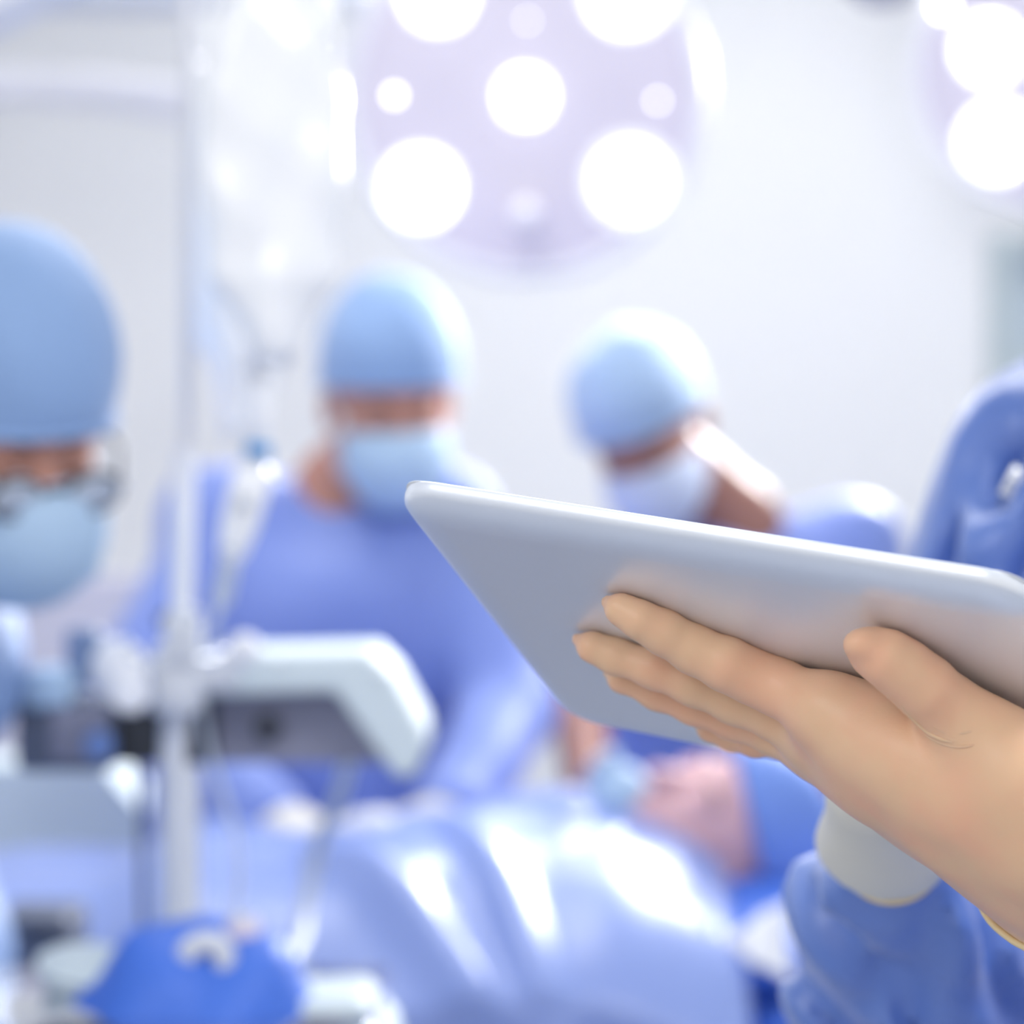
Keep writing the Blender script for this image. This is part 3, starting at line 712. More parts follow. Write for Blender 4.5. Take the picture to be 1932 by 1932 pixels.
# ================================================================== IV POLE, BAGS, MONITOR
Di = 2.20
base = P(340, 966, Di); bx, by = base[0], base[1]
ip = tag(empty('infusion_stand', (bx, by, 0)), 'white infusion stand pole with clamps in front of the middle surgeon', 'infusion stand')
zt = lambda py, D=Di: CAMZ - (py - 966) / FPX * D
build('upper_pole', *tube([(bx + 0.006, by, zt(-220)), (bx + 0.006, by, zt(850))], 0.0055, 16), M['pole'], ip, sharp=40)
build('middle_pole', *tube([(bx + 0.004, by, zt(846)), (bx, by, zt(1300))], 0.0098, 20), M['white'], ip, sharp=40)
build('lower_pole', *join(tube([(bx - 0.002, by, zt(1290)), (bx - 0.006, by, zt(1450))], 0.0115, 20), tube([(bx, by, zt(1445)), (bx, by, 0.08)], 0.0165, 24)), M['plastic'], ip, sharp=40)
hk = []
for sx in (-1, 1):
    x0 = bx + 0.006
    hk.append(tube(spline([(x0, by, zt(-160)), (x0 + sx * 0.06, by, zt(-215)), (x0 + sx * 0.11, by - 0.02 * sx, zt(-190)), (x0 + sx * 0.115, by - 0.02 * sx, zt(-140)), (x0 + sx * 0.13, by - 0.02 * sx, zt(-165))], 6), 0.003, 10))
build('hook', *join(*hk), M['chrome'], ip)
for i in range(5):
    th = 2 * math.pi * i / 5 + 0.3; e_ = A3(bx + 0.19 * math.cos(th), by + 0.19 * math.sin(th), 0.055)
    l = build('leg', *tube([(bx, by, 0.1), e_], [0.014, 0.010], 14), M['pole'], ip)
    build('wheel', *lathe([(0.027, -0.009), (0.03, 0), (0.027, 0.009)], e_ - A3(0, 0, 0.024), (0, 1, 0), 20), M['dark'], l, sharp=40)
# clamp block on the pole
cb = build('clamp', *join(box(P(345, 1205, Di - 0.02), (0.030, 0.04, 0.045), 0.008), box(P(335, 1290, Di - 0.01), (0.045, 0.045, 0.05), 0.01),
     box(P(395, 1265, Di - 0.01), (0.05, 0.03, 0.035), 0.01)), M['plastic'], ip, sharp=50)
build('clamp_jaw', *box(P(322, 1168, Di - 0.01), (0.02, 0.035, 0.012), 0.004), M['dark'], cb, sharp=50)
build('clamp_knob', *lathe([(0.008, -0.03), (0.010, -0.005), (0.022, 0), (0.024, 0.012), (0.018, 0.02), (0.003, 0.022)], P(232, 1262, Di - 0.04), (-0.3, -1, 0.1), 20), M['white'], cb, sharp=50)
build('clamp_knob', *lathe([(0.012, 0), (0.014, 0.012), (0.010, 0.02), (0.002, 0.022)], P(458, 1232, Di - 0.05), (0.2, -1, 0.3), 20), M['white'], cb, sharp=50)
build('clamp_knob', *lathe([(0.014, 0), (0.017, 0.012), (0.014, 0.02), (0.002, 0.022)], P(250, 1305, Di - 0.05), (0.0, -1, 0.0), 20), M['white'], cb, sharp=50)
scr = build('clamp_rod', *tube([P(225, 1255, Di - 0.02), P(470, 1240, Di - 0.02)], 0.006, 14), M['chrome'], cb)
for (x, y) in ((350, 1150), (372, 1160), (240, 1215), (255, 1240), (458, 1228), (300, 1225)):
    build('clamp_glint', *ball(P(x, y, Di - 0.06), 0.0045, 14), M['chrome'], cb)  # chrome balls added to catch lamp glints on the clamp
# monitor on the clamp
mo = tag(empty('monitor', P(500, 1450, Di + 0.1)), 'monitor with dark slate face and pale grey slanted housing clamped to the infusion stand', 'monitor')
def pz(px, py, D): p = P(px, py, D); return (p[0], p[2])
Dq = Di + 0.06
face = [pz(215, 1440, Dq), pz(215, 1300, Dq), pz(640, 1290, Dq), pz(735, 1440, Dq)]
build('monitor_face', *prism(face, Dq + 0.004, Dq + 0.05), M['greyp'], mo, smooth=False)
build('side_panel', *prism([pz(215, 1440, Dq), pz(215, 1306, Dq), pz(408, 1306, Dq), pz(408, 1440, Dq)], Dq - 0.004, Dq + 0.01), M['dark'], mo, smooth=False)
hood = [pz(385, 1310, Dq), pz(385, 1232, Dq), pz(700, 1226, Dq), pz(745, 1270, Dq), pz(800, 1372, Dq), pz(806, 1410, Dq), pz(785, 1455, Dq), pz(752, 1462, Dq), pz(636, 1300, Dq)]
v, f = prism(hood, Dq - 0.035, Dq + 0.16)
ho = build('housing', v, f, M['tealp'], mo, smooth=False)
md = ho.modifiers.new('bevel', 'BEVEL'); md.width = 0.006; md.segments = 3
build('knob', *lathe([(0.011, 0), (0.010, 0.012), (0.002, 0.014)], P(506, 1374, Dq), (0, -1, 0), 20), M['dark'], mo, sharp=50)
for (x, y) in ((716, 1272), (524, 1247)): build('housing_glint', *ball(P(x, y, Dq - 0.036), 0.004, 12), M['chrome'], mo)  # chrome balls added to catch glints on the housing
# pump left of the pole
pu = tag(empty('infusion_pump', P(140, 1440, Di + 0.1)), 'dark grey infusion pump with pale blue top left of the pole', 'pump')
build('pump_body', *box(P(138, 1378, Di + 0.08), (0.082, 0.10, 0.062), 0.008), M['darkg'], pu, sharp=50)
build('pump_top', *box(P(98, 1296, Di + 0.05), (0.042, 0.06, 0.034), 0.009), M['mask'], pu, sharp=50)
build('pump_door', *box(P(150, 1385, Di + 0.026), (0.05, 0.006, 0.045), 0.003), M['greyp'], pu, sharp=50)
build('pump_highlight', *lathe([(0.013, 0), (0.012, 0.008), (0.002, 0.01)], P(188, 1405, Di + 0.022), (0, -1, 0), 20), mat('highlight_blue', (110, 140, 200), 0.4), pu, sharp=50)  # blue disc put in as the bluish highlight on the pump
build('pump_bracket', *box(P(160, 1240, Di + 0.06), (0.03, 0.03, 0.05), 0.006), mat('bracket_bluegrey', (120, 140, 175), 0.5), pu, sharp=50)

def iv_bag(cx, top, bot, D, hw, th, label, seed, yawb=0.0):
    zt_, zb = zt(top, D), zt(bot, D); x0 = (cx - 966) / FPX * D
    e = tag(empty('iv_bag', (x0, D, zb)), label, 'IV bag', 'infusion bags on the stand')
    H = zt_ - zb; F = Field(A3(x0 - hw - 0.03, D - th - 0.04, zb - 0.05), A3(x0 + hw + 0.03, D + th + 0.04, zt_ + 0.03), 0.0035)
    R = rotz(yawb)
    F.ell((x0, D, zb + H * 0.52), (hw * 0.98, th, H * 0.55), R, 0.0)
    for sgn in (-1, 1):
        F.cone(A3(x0, D, 0) + R @ A3(sgn * hw * 0.70, 0, 0) + A3(0, 0, zb + H * 0.20), A3(x0, D, 0) + R @ A3(sgn * hw * 0.72, 0, 0) + A3(0, 0, zt_ - 0.03), th * 0.42, th * 0.34, 0.02)
    F.cone((x0, D, zb + H * 0.15), (x0, D, zb + 0.0), th * 0.8, 0.012, 0.03)
    rs = np.random.RandomState(seed).rand(4) * 6
    F.disp(lambda x, y, z: 0.0028 * np.sin(60 * x + 30 * z + rs[0]) * np.sin(45 * z + rs[1]) + 0.0016 * np.sin(120 * x - 40 * z + rs[2]))
    V, Q = F.mesh(); bagm = build('bag_film', relax(V, Q, 1), Q, M['bag'], e)
    build('bag_seam', *join(box((x0, D, zt_ + 0.008), (hw * 1.5, 0.004, 0.03), 0.0015), *[tube(spline([A3(x0, D, 0) + R @ A3(s_ * hw * 0.9, 0, 0) + A3(0, 0, zb + H * q_) for q_ in (0.2, 0.5, 0.8, 1.0)], 6), 0.003, 8) for s_ in (-1, 1)]), M['bag'], e)
    build('bag_port', *join(tube([(x0 - 0.012, D, zb + 0.02), (x0 - 0.014, D, zb - 0.028)], 0.006, 14), tube([(x0 + 0.012, D, zb + 0.02), (x0 + 0.012, D, zb - 0.024)], 0.005, 14)), M['white'], e)
    return e
iv_bag(515, -20, 640, Di - 0.06, 0.055, 0.026, 'clear infusion bag, frontmost of the three on the stand', 1, 0.2)
iv_bag(462, 80, 770, Di + 0.05, 0.048, 0.028, 'infusion bag hanging lowest, just right of the pole', 2, -0.3)
iv_bag(560, -40, 560, Di + 0.12, 0.034, 0.022, 'narrow infusion bag hanging behind the front one', 3, 0.6)
# label on the front bag
# drip chamber and line
dc = tag(empty('drip_chamber', P(470, 1060, Di - 0.04)), 'clear drip chamber with blue collar hanging below the bags', 'drip chamber')
p0, p1, p2, p3 = P(488, 800, Di - 0.04), P(484, 872, Di - 0.04), P(452, 990, Di - 0.04), P(432, 1062, Di - 0.04)
build('chamber', *tube([p1, p1 * 0.8 + p2 * 0.2, p2, p3 * 0.7 + p2 * 0.3, p3], [0.010, 0.0165, 0.0155, 0.012, 0.006], 20), M['bag'], dc)
build('spike', *tube([P(492, 700, Di - 0.05), p0, p1], [0.008, 0.010, 0.011], 16), M['white'], dc)
build('collar', *tube([P(490, 838, Di - 0.045), P(486, 862, Di - 0.045)], 0.0115, 18), M['blueclip'], dc)
build('line', *tube(spline([p3, P(418, 1130, Di - 0.03), P(398, 1200, Di - 0.02), P(380, 1290, Di), P(396, 1420, Di + 0.0), P(450, 1600, Di - 0.02), P(440, 1760, Di - 0.1)], 10), [0.008] * 12 + [0.003] * 49, 12), M['tube'], dc)
build('roller_clamp', *box(P(460, 945, Di - 0.062), (0.012, 0.010, 0.016), 0.003), M['chrome'], dc)
for (x, y) in ((463, 940), (433, 1036)): build('chamber_glint', *ball(P(x, y, Di - 0.066), 0.0045, 12), M['chrome'], dc)  # chrome balls added for the glints on the drip chamber
ln = tag(empty('suction_tube', P(640, 1450, 2.5)), 'thin clear tube looping from the monitor down over the drape', 'tube')
build('tube', *tube(spline([P(660, 1430, 2.4), P(640, 1500, 2.45), P(600, 1600, 2.5), P(575, 1720, 2.45), P(570, 1770, 2.4), P(540, 1830, 2.3), P(515, 1880, 2.1)], 10), 0.007, 12), M['tube'], ln)
l2 = tag(empty('cable', P(270, 1500, 2.5)), 'thin grey-blue cable hanging straight down left of the pole', 'cable')
build('cable_sheath', *tube(spline([P(262, 1440, 2.3), P(268, 1560, 2.3), P(270, 1700, 2.3), P(276, 1800, 2.28)], 8), 0.0035, 10), M['darkg'], l2)

# ================================================================== INSTRUMENT STAND bottom left
Ds = 1.98
st = tag(empty('instrument_stand', P(330, 966, Ds) * A3(1, 1, 0)), 'steel instrument stand under a blue cloth at the bottom left', 'stand')
sx_, sy_ = P(330, 966, Ds)[0], Ds
trayz = zt(1905, Ds)
build('tray_top', *box((sx_ - 0.02, sy_, trayz), (0.35, 0.30, 0.014), 0.005), M['chrome'], st, sharp=40)
build('stand_post', *tube([(sx_ + 0.13, sy_ - 0.06, trayz), (sx_ + 0.13, sy_ - 0.06, 0.05)], 0.013, 18), M['chrome'], st)
build('stand_foot', *join(tube([(sx_ - 0.2, sy_ - 0.01, 0.03), (sx_ + 0.22, sy_ - 0.01, 0.03)], 0.014, 12), tube([(sx_ - 0.2, sy_ - 0.14, 0.03), (sx_ + 0.22, sy_ - 0.14, 0.03)], 0.014, 12), tube([(sx_ + 0.13, sy_ - 0.14, 0.04), (sx_ + 0.13, sy_ - 0.01, 0.04)], 0.014, 12)), M['chrome'], st)
Fc = Field((sx_ - 0.24, sy_ - 0.22, trayz - 0.16), (sx_ + 0.3, sy_ + 0.22, trayz + 0.11), 0.006)
Fc.chain([P(190, 2010, Ds), P(255, 1930, Ds), P(330, 1830, Ds), P(390, 1840, Ds), P(430, 1900, Ds), P(470, 1990, Ds)], [0.025, 0.03, 0.024, 0.026, 0.03, 0.03], 0.03)
Fc.cone(P(330, 1950, Ds - 0.02), P(430, 1950, Ds - 0.02), 0.07, 0.07, 0.04)
Fc.disp(lambda x, y, z: 0.006 * np.sin(70 * x + 20 * z) * np.sin(30 * y + 15 * z) + 0.003 * np.sin(90 * x - 60 * z))
V, Q = Fc.mesh(); tag(build('cloth', relax(V, Q, 2), Q, M['cloth']), 'rumpled blue cloth heaped on the instrument stand below the pole', 'cloth')
ha = tag(empty('clamp_handle', P(390, 1800, Ds - 0.05)), 'pale curved instrument handle lying on the blue cloth', 'instrument')
build('handle_loop', *tube(spline([P(352, 1835, Ds - 0.05), P(356, 1795, Ds - 0.05), P(385, 1778, Ds - 0.05), P(418, 1788, Ds - 0.05), P(428, 1830, Ds - 0.05)], 8), 0.0085, 14), M['plastic'], ha)
hb = tag(empty('specimen_cup', P(458, 1800, Ds - 0.02)), 'small pinkish white bottle standing right of the curved handle', 'bottle')
build('bottle_body', *lathe([(0.016, 0), (0.018, 0.004), (0.018, 0.045), (0.010, 0.058), (0.010, 0.07), (0.002, 0.071)], P(460, 1905, Ds - 0.02), (0, 0, 1), 20), M['plastic'], hb, sharp=50)
build('bottle_cap', *lathe([(0.013, 0), (0.013, 0.014), (0.010, 0.018), (0.001, 0.018)], P(460, 1780, Ds - 0.02), (0, 0, 1), 20), mat('cap_pinkwhite', (222, 212, 226), 0.4), hb, sharp=50)
bxm = tag(empty('instrument_box', P(600, 1932, Ds)), 'pale teal box with a slanting lid at the bottom edge', 'box')
lid = [pz(455, 1925, Ds), pz(470, 1868, Ds), pz(690, 1866, Ds), pz(745, 1932, Ds), pz(760, 1990, Ds), pz(450, 1990, Ds)]
v, f = prism(lid, Ds - 0.05, Ds + 0.06); bo_ = build('lid', v, f, M['tealp'], bxm, smooth=False)
md = bo_.modifiers.new('bevel', 'BEVEL'); md.width = 0.006; md.segments = 3
build('box_body', *box(P(600, 2030, Ds + 0.005), (0.115, 0.10, 0.055), 0.004), M['tealp'], bxm, sharp=40)
build('corner_glint', *join(ball(P(510, 1862, Ds - 0.045), 0.006, 14), ball(P(508, 1848, Ds - 0.03), 0.005, 14)), M['chrome'], bxm)  # chrome balls added to give the box corner its glint
cu = tag(empty('kidney_bowl', P(160, 1860, Ds + 0.05)), 'pale white-teal bowl left of the blue cloth', 'bowl')
build('bowl', *lathe([(0.018, 0), (0.028, 0.006), (0.037, 0.028), (0.039, 0.034), (0.036, 0.034), (0.026, 0.012), (0.002, 0.008)], P(160, 1895, Ds + 0.05), (0.1, -0.25, 1), 28), M['tealp'], cu, sharp=60)
cs = tag(empty('shadow_gap_box', (P(75, 0, 2.48)[0], 2.48, 0)), 'narrow dark grey box standing in for the shadow gap under the drape at the left', 'shadow stand-in')  # dark box put where the drape leaves a shadow gap
tz = P(0, 1722, 2.45)[2]
build('gap_box_body', *box((P(75, 0, 2.48)[0], 2.48, tz / 2), (0.075, 0.12, tz), 0.01), M['darkg'], cs, sharp=40)
build('gap_box_handle', *tube(spline([P(50, 1760, 2.41), P(52, 1750, 2.40), P(98, 1750, 2.40), P(100, 1760, 2.41)], 6), 0.003, 10), M['dark'], cs)
# ================================================================== TABLET
dA, dB, dC = 0.947, 0.828, 1.092
TA, TB, TC = P(728, 916, dA), P(1945, 1108, dB), P(1072, 1352, dC)
ex = unit(TB - TA); ey = TC - TA; ey = unit(ey - ex * (ey @ ex)); nb = np.cross(ex, ey)
if nb[2] > 0: nb = -nb                  # nb points out of the back, down and towards the camera
TL, TS, TT = 0.241, 0.186, 0.0092
Tc = TA + ex * TL / 2 + ey * TS / 2
TR = np.stack([ex, ey, np.cross(ex, ey)], 1)
tabl = tag(empty('tablet', Tc), 'silver tablet computer held flat in the gloved hand, its plain back facing down', 'tablet')
def slab_round(L, W, prof, corner, n=10):
    """rounded-rectangle rings; prof: (inset, height) list from one face to the other, closed both ends"""
    V, Fc = [], []; m = 4 * n
    for ins, hgt in prof:
        r = max(corner - ins, 0.0012)
        for k_, (sx, sy) in enumerate(((1, 1), (-1, 1), (-1, -1), (1, -1))):
            cx, cy = sx * (L / 2 - corner), sy * (W / 2 - corner)
            for j in range(n):
                th = math.pi / 2 * (k_ + j / (n - 1)); V.append((cx + r * math.cos(th), cy + r * math.sin(th), hgt))
    for i in range(len(prof) - 1):
        for j in range(m): Fc.append([i * m + j, i * m + (j + 1) % m, (i + 1) * m + (j + 1) % m, (i + 1) * m + j])
    Fc.append(list(range(m))[::-1]); Fc.append([(len(prof) - 1) * m + j for j in range(m)])
    return np.array(V), Fc
# local +z = back side (sign resolved below). Flat back, wide curved shoulder, thin vertical lip, then the screen side
sgn = 1 if (TR[:, 2] @ nb) > 0 else -1
prof = [(0.0175, TT * 0.46), (0.0174, TT * 0.4601), (0.0125, TT * 0.435), (0.0085, TT * 0.375), (0.0052, TT * 0.28), (0.0026, TT * 0.13), (0.0011, TT * 0.0), (0.0004, -TT * 0.14), (0.0, -TT * 0.32), (0.0, -TT * 0.44), (0.0005, -TT * 0.5), (0.0012, -TT * 0.5)]
prof = [(i_, h_ + TT * 0.0) for i_, h_ in prof]
v, f = slab_round(TL, TS, prof, 0.0185)
v[:, 2] *= sgn; v = v @ TR.T + Tc
if sgn > 0: f = [q_[::-1] for q_ in f]
body = build('tablet_body', v, f, M['alu'], tabl, origin=Tc)
bm_ = bmesh.new(); bm_.from_mesh(body.data); bmesh.ops.recalc_face_normals(bm_, faces=bm_.faces[:]); bm_.to_mesh(body.data); bm_.free()
body.data.polygons.foreach_set('use_smooth', [True] * len(body.data.polygons)); body.data.set_sharp_from_angle(angle=math.radians(25))
v, f = slab_round(TL - 0.003, TS - 0.003, [(0, -TT * 0.5), (0, -TT * 0.53), (0.0005, -TT * 0.55)], 0.012); v[:, 2] *= sgn
build('front_glass', v @ TR.T + Tc, f, M['bezel'], tabl, smooth=False, origin=Tc)
v, f = slab_round(TL - 0.040, TS - 0.032, [(0, -TT * 0.551), (0.0002, -TT * 0.562)], 0.002); v[:, 2] *= sgn
build('screen', v @ TR.T + Tc, f, M['glass'], tabl, smooth=False, origin=Tc)
bt = Tc - ex * (TL / 2 - 0.010) - nb * (TT * 0.56)
build('home_button', *lathe([(0.0055, 0), (0.0055, 0.0003), (0.001, 0.0002)], bt, -nb, 20), M['plastic'], tabl)

# ================================================================== HAND IN FRONT (left hand of the holder)
def onback(px, py, rpx, extra=0.0):
    """the point seen at (px,py) that lies one radius (+extra) off the tablet's back; returns point, radius"""
    D = 0.95
    d0 = P(px, py, 1.0) - A3(0, 0, CAMZ); cam0 = A3(0, 0, CAMZ); back = Tc + nb * TT * 0.46
    for _ in range(8):
        r = rpx * D / FPX; pl_ = back + nb * (r + extra); t = ((pl_ - cam0) @ nb) / (d0 @ nb); D = t
    return cam0 + d0 * t, r
def chainpts(L, ex_=0.0):
    return [onback(*a[:3], extra=(a[3] if len(a) > 3 else ex_)) for a in L]
FING = dict(
    index=[(1146, 1136, 13, .0006), (1172, 1150, 27, .0008), (1208, 1170, 34, .001), (1252, 1193, 40), (1310, 1226, 44), (1372, 1254, 49), (1420, 1277, 49), (1470, 1298, 52), (1560, 1338, 60, .004)],
    middle=[(1090, 1206, 12, .0006), (1118, 1221, 26, .0008), (1160, 1238, 32), (1235, 1262, 36), (1310, 1290, 40), (1390, 1322, 44), (1470, 1352, 47, .002), (1560, 1388, 52, .004)],
    ring=[(1147, 1270, 10, .0006), (1172, 1282, 22, .0008), (1240, 1308, 30), (1310, 1332, 34), (1385, 1358, 37), (1460, 1382, 40, .002), (1540, 1412, 46, .004)],
    pinky=[(1316, 1368, 9, .0006), (1338, 1378, 18, .0008), (1380, 1391, 24), (1425, 1400, 26, .001), (1480, 1410, 30, .002), (1540, 1440, 38, .004)])
PALM = [
    [(1560, 1338, 57, .004), (1640, 1385, 72, .006), (1740, 1440, 88, .010), (1860, 1505, 100, .014), (1990, 1590, 110, .018), (2130, 1705, 125, .02)],
    [(1560, 1388, 52, .004), (1680, 1462, 72, .008), (1820, 1545, 88, .014), (1960, 1640, 100, .018), (2110, 1765, 120, .02)],
    [(1540, 1405, 42, .004), (1640, 1463, 50, .007), (1760, 1545, 60, .011), (1880, 1630, 68, .016), (1980, 1715, 78, .02), (2100, 1830, 100, .02)],
    [(1520, 1418, 30, .003), (1600, 1462, 36, .006), (1700, 1528, 46, .010), (1820, 1612, 54, .014), (1900, 1668, 58, .018), (2060, 1800, 80, .02)]]
PALM.insert(1, [(1560, 1362, 54, .004), (1660, 1424, 68, .007), (1780, 1494, 84, .012), (1910, 1574, 96, .016), (2050, 1670, 110, .019)])
PALM.insert(3, [(1550, 1398, 46, .004), (1660, 1465, 60, .008), (1790, 1552, 72, .0125), (1920, 1638, 82, .017), (2040, 1740, 96, .02)])
PALM.insert(5, [(1530, 1412, 36, .0035), (1620, 1463, 43, .0065), (1730, 1537, 53, .0105), (1850, 1621, 61, .015), (1940, 1692, 68, .018)])
THUMB = [(1648, 1230, 48, .001), (1675, 1243, 53, .001), (1708, 1266, 57, .001), (1746, 1297, 60, .002), (1790, 1340, 64, .003), (1850, 1400, 82, .004), (1930, 1470, 100, .008), (2010, 1560, 115, .014)]
PALM = [[(x + 24 * w_ * u__, y - 38 * w_ * u__, r_ * (1 - 0.05 * w_), e_) for (x, y, r_, e_), u__ in zip(row, (0.45, 0.85, 1, 1.05, 1.1, 1.2, 1.2))] for row, w_ in zip(PALM, (0, 0.15, 0.3, 0.55, 0.8, 1.0, 1.0))]
FING['pinky'][-1] = (1530, 1424, 34, .004); FING['pinky'][-2] = (1478, 1404, 27, .002)
allc = [chainpts(v) for v in list(FING.values()) + PALM + [THUMB]]
pts_all = np.array([p for c_ in allc for p, r in c_])
HF = Field(pts_all.min(0) - 0.03, pts_all.max(0) + 0.03, 0.00135)
for pc in PALM:
    c_ = chainpts(pc); HF.chain([p for p, r in c_], [r * 0.96 for p, r in c_], 0.018)
order = []
for kx, (nm, kk) in enumerate((('pinky', 0.0025), ('ring', 0.0025), ('middle', 0.0025), ('index', 0.003))):
    c_ = chainpts(FING[nm]); sub = Field(HF.lo, HF.ax[0][-1:].tolist() + HF.ax[1][-1:].tolist() + HF.ax[2][-1:].tolist(), HF.h)
    sub.F = np.full(HF.F.shape, 0.06, np.float32); sub.n = HF.n; sub.ax = HF.ax
    sub.chain([p for p, r in c_], [r for p, r in c_], 0.004)
    # blend each finger more strongly close to the knuckles, hardly at all at the tips
    kn = c_[-1][0]; tp = c_[0][0]; dv = unit(kn - tp)
    X, Y, W = HF.ax[0][:, None, None], HF.ax[1][None, :, None], HF.ax[2][None, None, :]
    s_ = (X - kn[0]) * dv[0] + (Y - kn[1]) * dv[1] + (W - kn[2]) * dv[2]
    kf = 0.0012 + 0.007 * np.clip((s_ + 0.042) / 0.042, 0, 1)
    h_ = np.clip(0.5 + 0.5 * (HF.F - sub.F) / kf, 0, 1); HF.F = (HF.F * (1 - h_) + sub.F * h_ - kf * h_ * (1 - h_)).astype(np.float32)
c_ = chainpts(THUMB)
for i in range(len(c_) - 1):
    HF.cone(c_[i][0], c_[i + 1][0], c_[i][1], c_[i + 1][1], (0.003, 0.003, 0.003, 0.003, 0.004, 0.008, 0.012)[i])
# nail of the thumb under the glove, and the wrinkles at its root
tn, tr_ = onback(1640, 1224, 45, .001)
toc = unit(A3(0, 0, CAMZ) - tn)
HF.ell(tn + toc * tr_ * 0.62 + A3(-0.0025, 0, 0.0015), (0.0062, 0.0062, 0.0052), None, 0.0035)
HAND = HF
def skin_hit(x, y, HF=None, D0=0.84, D1=1.06):
    """first point of the glove's surface on the line of sight through a pixel, by marching the field"""
    HF = HAND if HF is None else HF
    X0 = P(x, y, 1.0) - A3(0, 0, CAMZ)
    for D in np.arange(D0, D1, 0.0007):
        g_ = (A3(0, 0, CAMZ) + X0 * D - HF.lo) / HF.h; i0 = np.floor(g_).astype(int)
        if (i0 < 0).any() or (i0 + 1 >= HF.n).any(): continue
        t_ = g_ - i0; v_ = 0.0
        for a_ in (0, 1):
            for b_ in (0, 1):
                for c__ in (0, 1):
                    v_ += HF.F[i0[0] + a_, i0[1] + b_, i0[2] + c__] * (t_[0] if a_ else 1 - t_[0]) * (t_[1] if b_ else 1 - t_[1]) * (t_[2] if c__ else 1 - t_[2])
        if v_ < 0.0: return A3(0, 0, CAMZ) + X0 * (D - 0.0001)
    return None
CREASES = []
for line, rr in ((((1700, 1332), (1722, 1356), (1745, 1377), (1772, 1393), (1800, 1400), (1826, 1398)), 0.0008),
                 (((1728, 1372), (1758, 1394), (1790, 1407), (1822, 1409), (1850, 1402)), 0.0006),
                 (((1760, 1372), (1790, 1384), (1825, 1382), (1852, 1372)), 0.0005)):
    hp__ = [h_ for h_ in (skin_hit(x, y) for x, y in line) if h_ is not None]
    if len(hp__) > 2: CREASES.append((spline(hp__, 6), rr))
# the whole hand stays clear of the tablet's back
bp = Tc + nb * (TT * 0.46 + 0.0003)
HFg = HF
# cut at the cuff: a plane across the wrist
e1, _ = onback(1866, 1722, 1, .03); e2, _ = onback(2160, 1480, 1, .03)
wc, wrr = onback(1985, 1600, 110, .018)
ELB = A3(0.375, 1.07, 1.06)
adir = unit(ELB - wc)
e1, _ = onback(1868, 1722, 70, .018)
glove_end = wc + adir * (max(((e1 - wc) @ adir), 0.0) - 0.034)
print('cuff', (e1 - wc) @ adir)
HF2 = HF.F.copy()
HF.plane(glove_end, adir)
V, Q = HF.mesh(); V = relax(V, Q, 5)
hand_glove = (V, Q)

# ------------------------------------------------------------------ the holder
wrL = wc
shL, shR = A3(0.545, 1.24, 1.335), A3(0.332, 1.50, 1.358)
elR, wrR = A3(0.232, 1.37, 1.08), A3(0.164, 1.165, 1.205)
lat = unit((shR - shL) * A3(1, 1, 0)); fwd = np.cross([0, 0, 1], lat)
if fwd[1] > 0: fwd = -fwd
mid = (shL + shR) / 2
headc = mid + A3(0, 0, 0.245) + fwd * 0.05
HBh = frame(fwd + A3(0, 0, -0.5), (0, 0, 1))
hip = mid * A3(1, 1, 0) + A3(0, 0, 0.93) - fwd * 0.02
chest, waist = mid - A3(0, 0, 0.16), mid * A3(1, 1, 0) + A3(0, 0, 1.06)
F = Field((0.06, 0.82, -0.005), (0.86, 1.78, 1.80), 0.0072)
head_prims(F, headc, HBh)
F.cone(headc + HBh @ A3(0, -0.03, -0.05), mid + A3(0, 0, 0.05), 0.052, 0.056, 0.02); F.cone(mid + A3(0, 0, 0.05), chest, 0.06, 0.10, 0.05)
for s_, sh, el, wr in ((-1, shL, ELB, wrL), (1, shR, elR, wrR)):
    F.cone(mid + A3(0, 0, 0.02), sh, 0.055, 0.056, 0.04); F.cone(sh, el, 0.048, 0.038, 0.02); F.cone(el, wr, 0.034 if s_ < 0 else 0.026, 0.020 if s_ < 0 else 0.014, 0.012)
    F.cone(sh, chest + lat * 0.07 * s_, 0.06, 0.09, 0.04)
    F.cone(chest + lat * 0.06 * s_, waist + lat * 0.05 * s_, 0.10, 0.095, 0.04); F.cone(waist + lat * 0.05 * s_, hip + lat * 0.07 * s_, 0.095, 0.10, 0.04)
    kn_ = hip * A3(1, 1, 0) + lat * 0.1 * s_ + fwd * 0.02 + A3(0, 0, 0.5); ft = hip * A3(1, 1, 0) + lat * 0.11 * s_ + A3(0, 0, 0.0)
    F.chain([hip + lat * 0.08 * s_, kn_, ft + A3(0, 0, 0.09)], [0.09, 0.058, 0.042], 0.03)
    F.cone(ft + A3(0, 0, 0.045), ft + fwd * 0.16 + A3(0, 0, 0.036), 0.042, 0.034, 0.02)
# palm of each hand inside its glove
mpt, mr = onback(1600, 1400, 48, .006)
F.cone(wrL, mpt, 0.018, 0.008, 0.01)
rdir = unit(P(1775, 1400, 1.07) - wrR)
F.cone(wrR, wrR + rdir * 0.07, 0.018, 0.010, 0.01)
V, Q = F.mesh()
hold = build('person', relax(V, Q, 2), Q, M['skin'], origin=(hip[0], hip[1], 0))
tag(hold, 'person in blue scrubs at the right edge holding the tablet with latex-gloved hands', 'person')
lg = build('glove', *hand_glove, M['glove'], hold)
for cp__, rr in CREASES:
    nn = len(cp__); build('glove_crease', *tube(cp__, [rr * (0.15 + 0.85 * math.sin(math.pi * (k_ + 0.5) / nn)) for k_ in range(nn)], 10), M['glove'], lg)
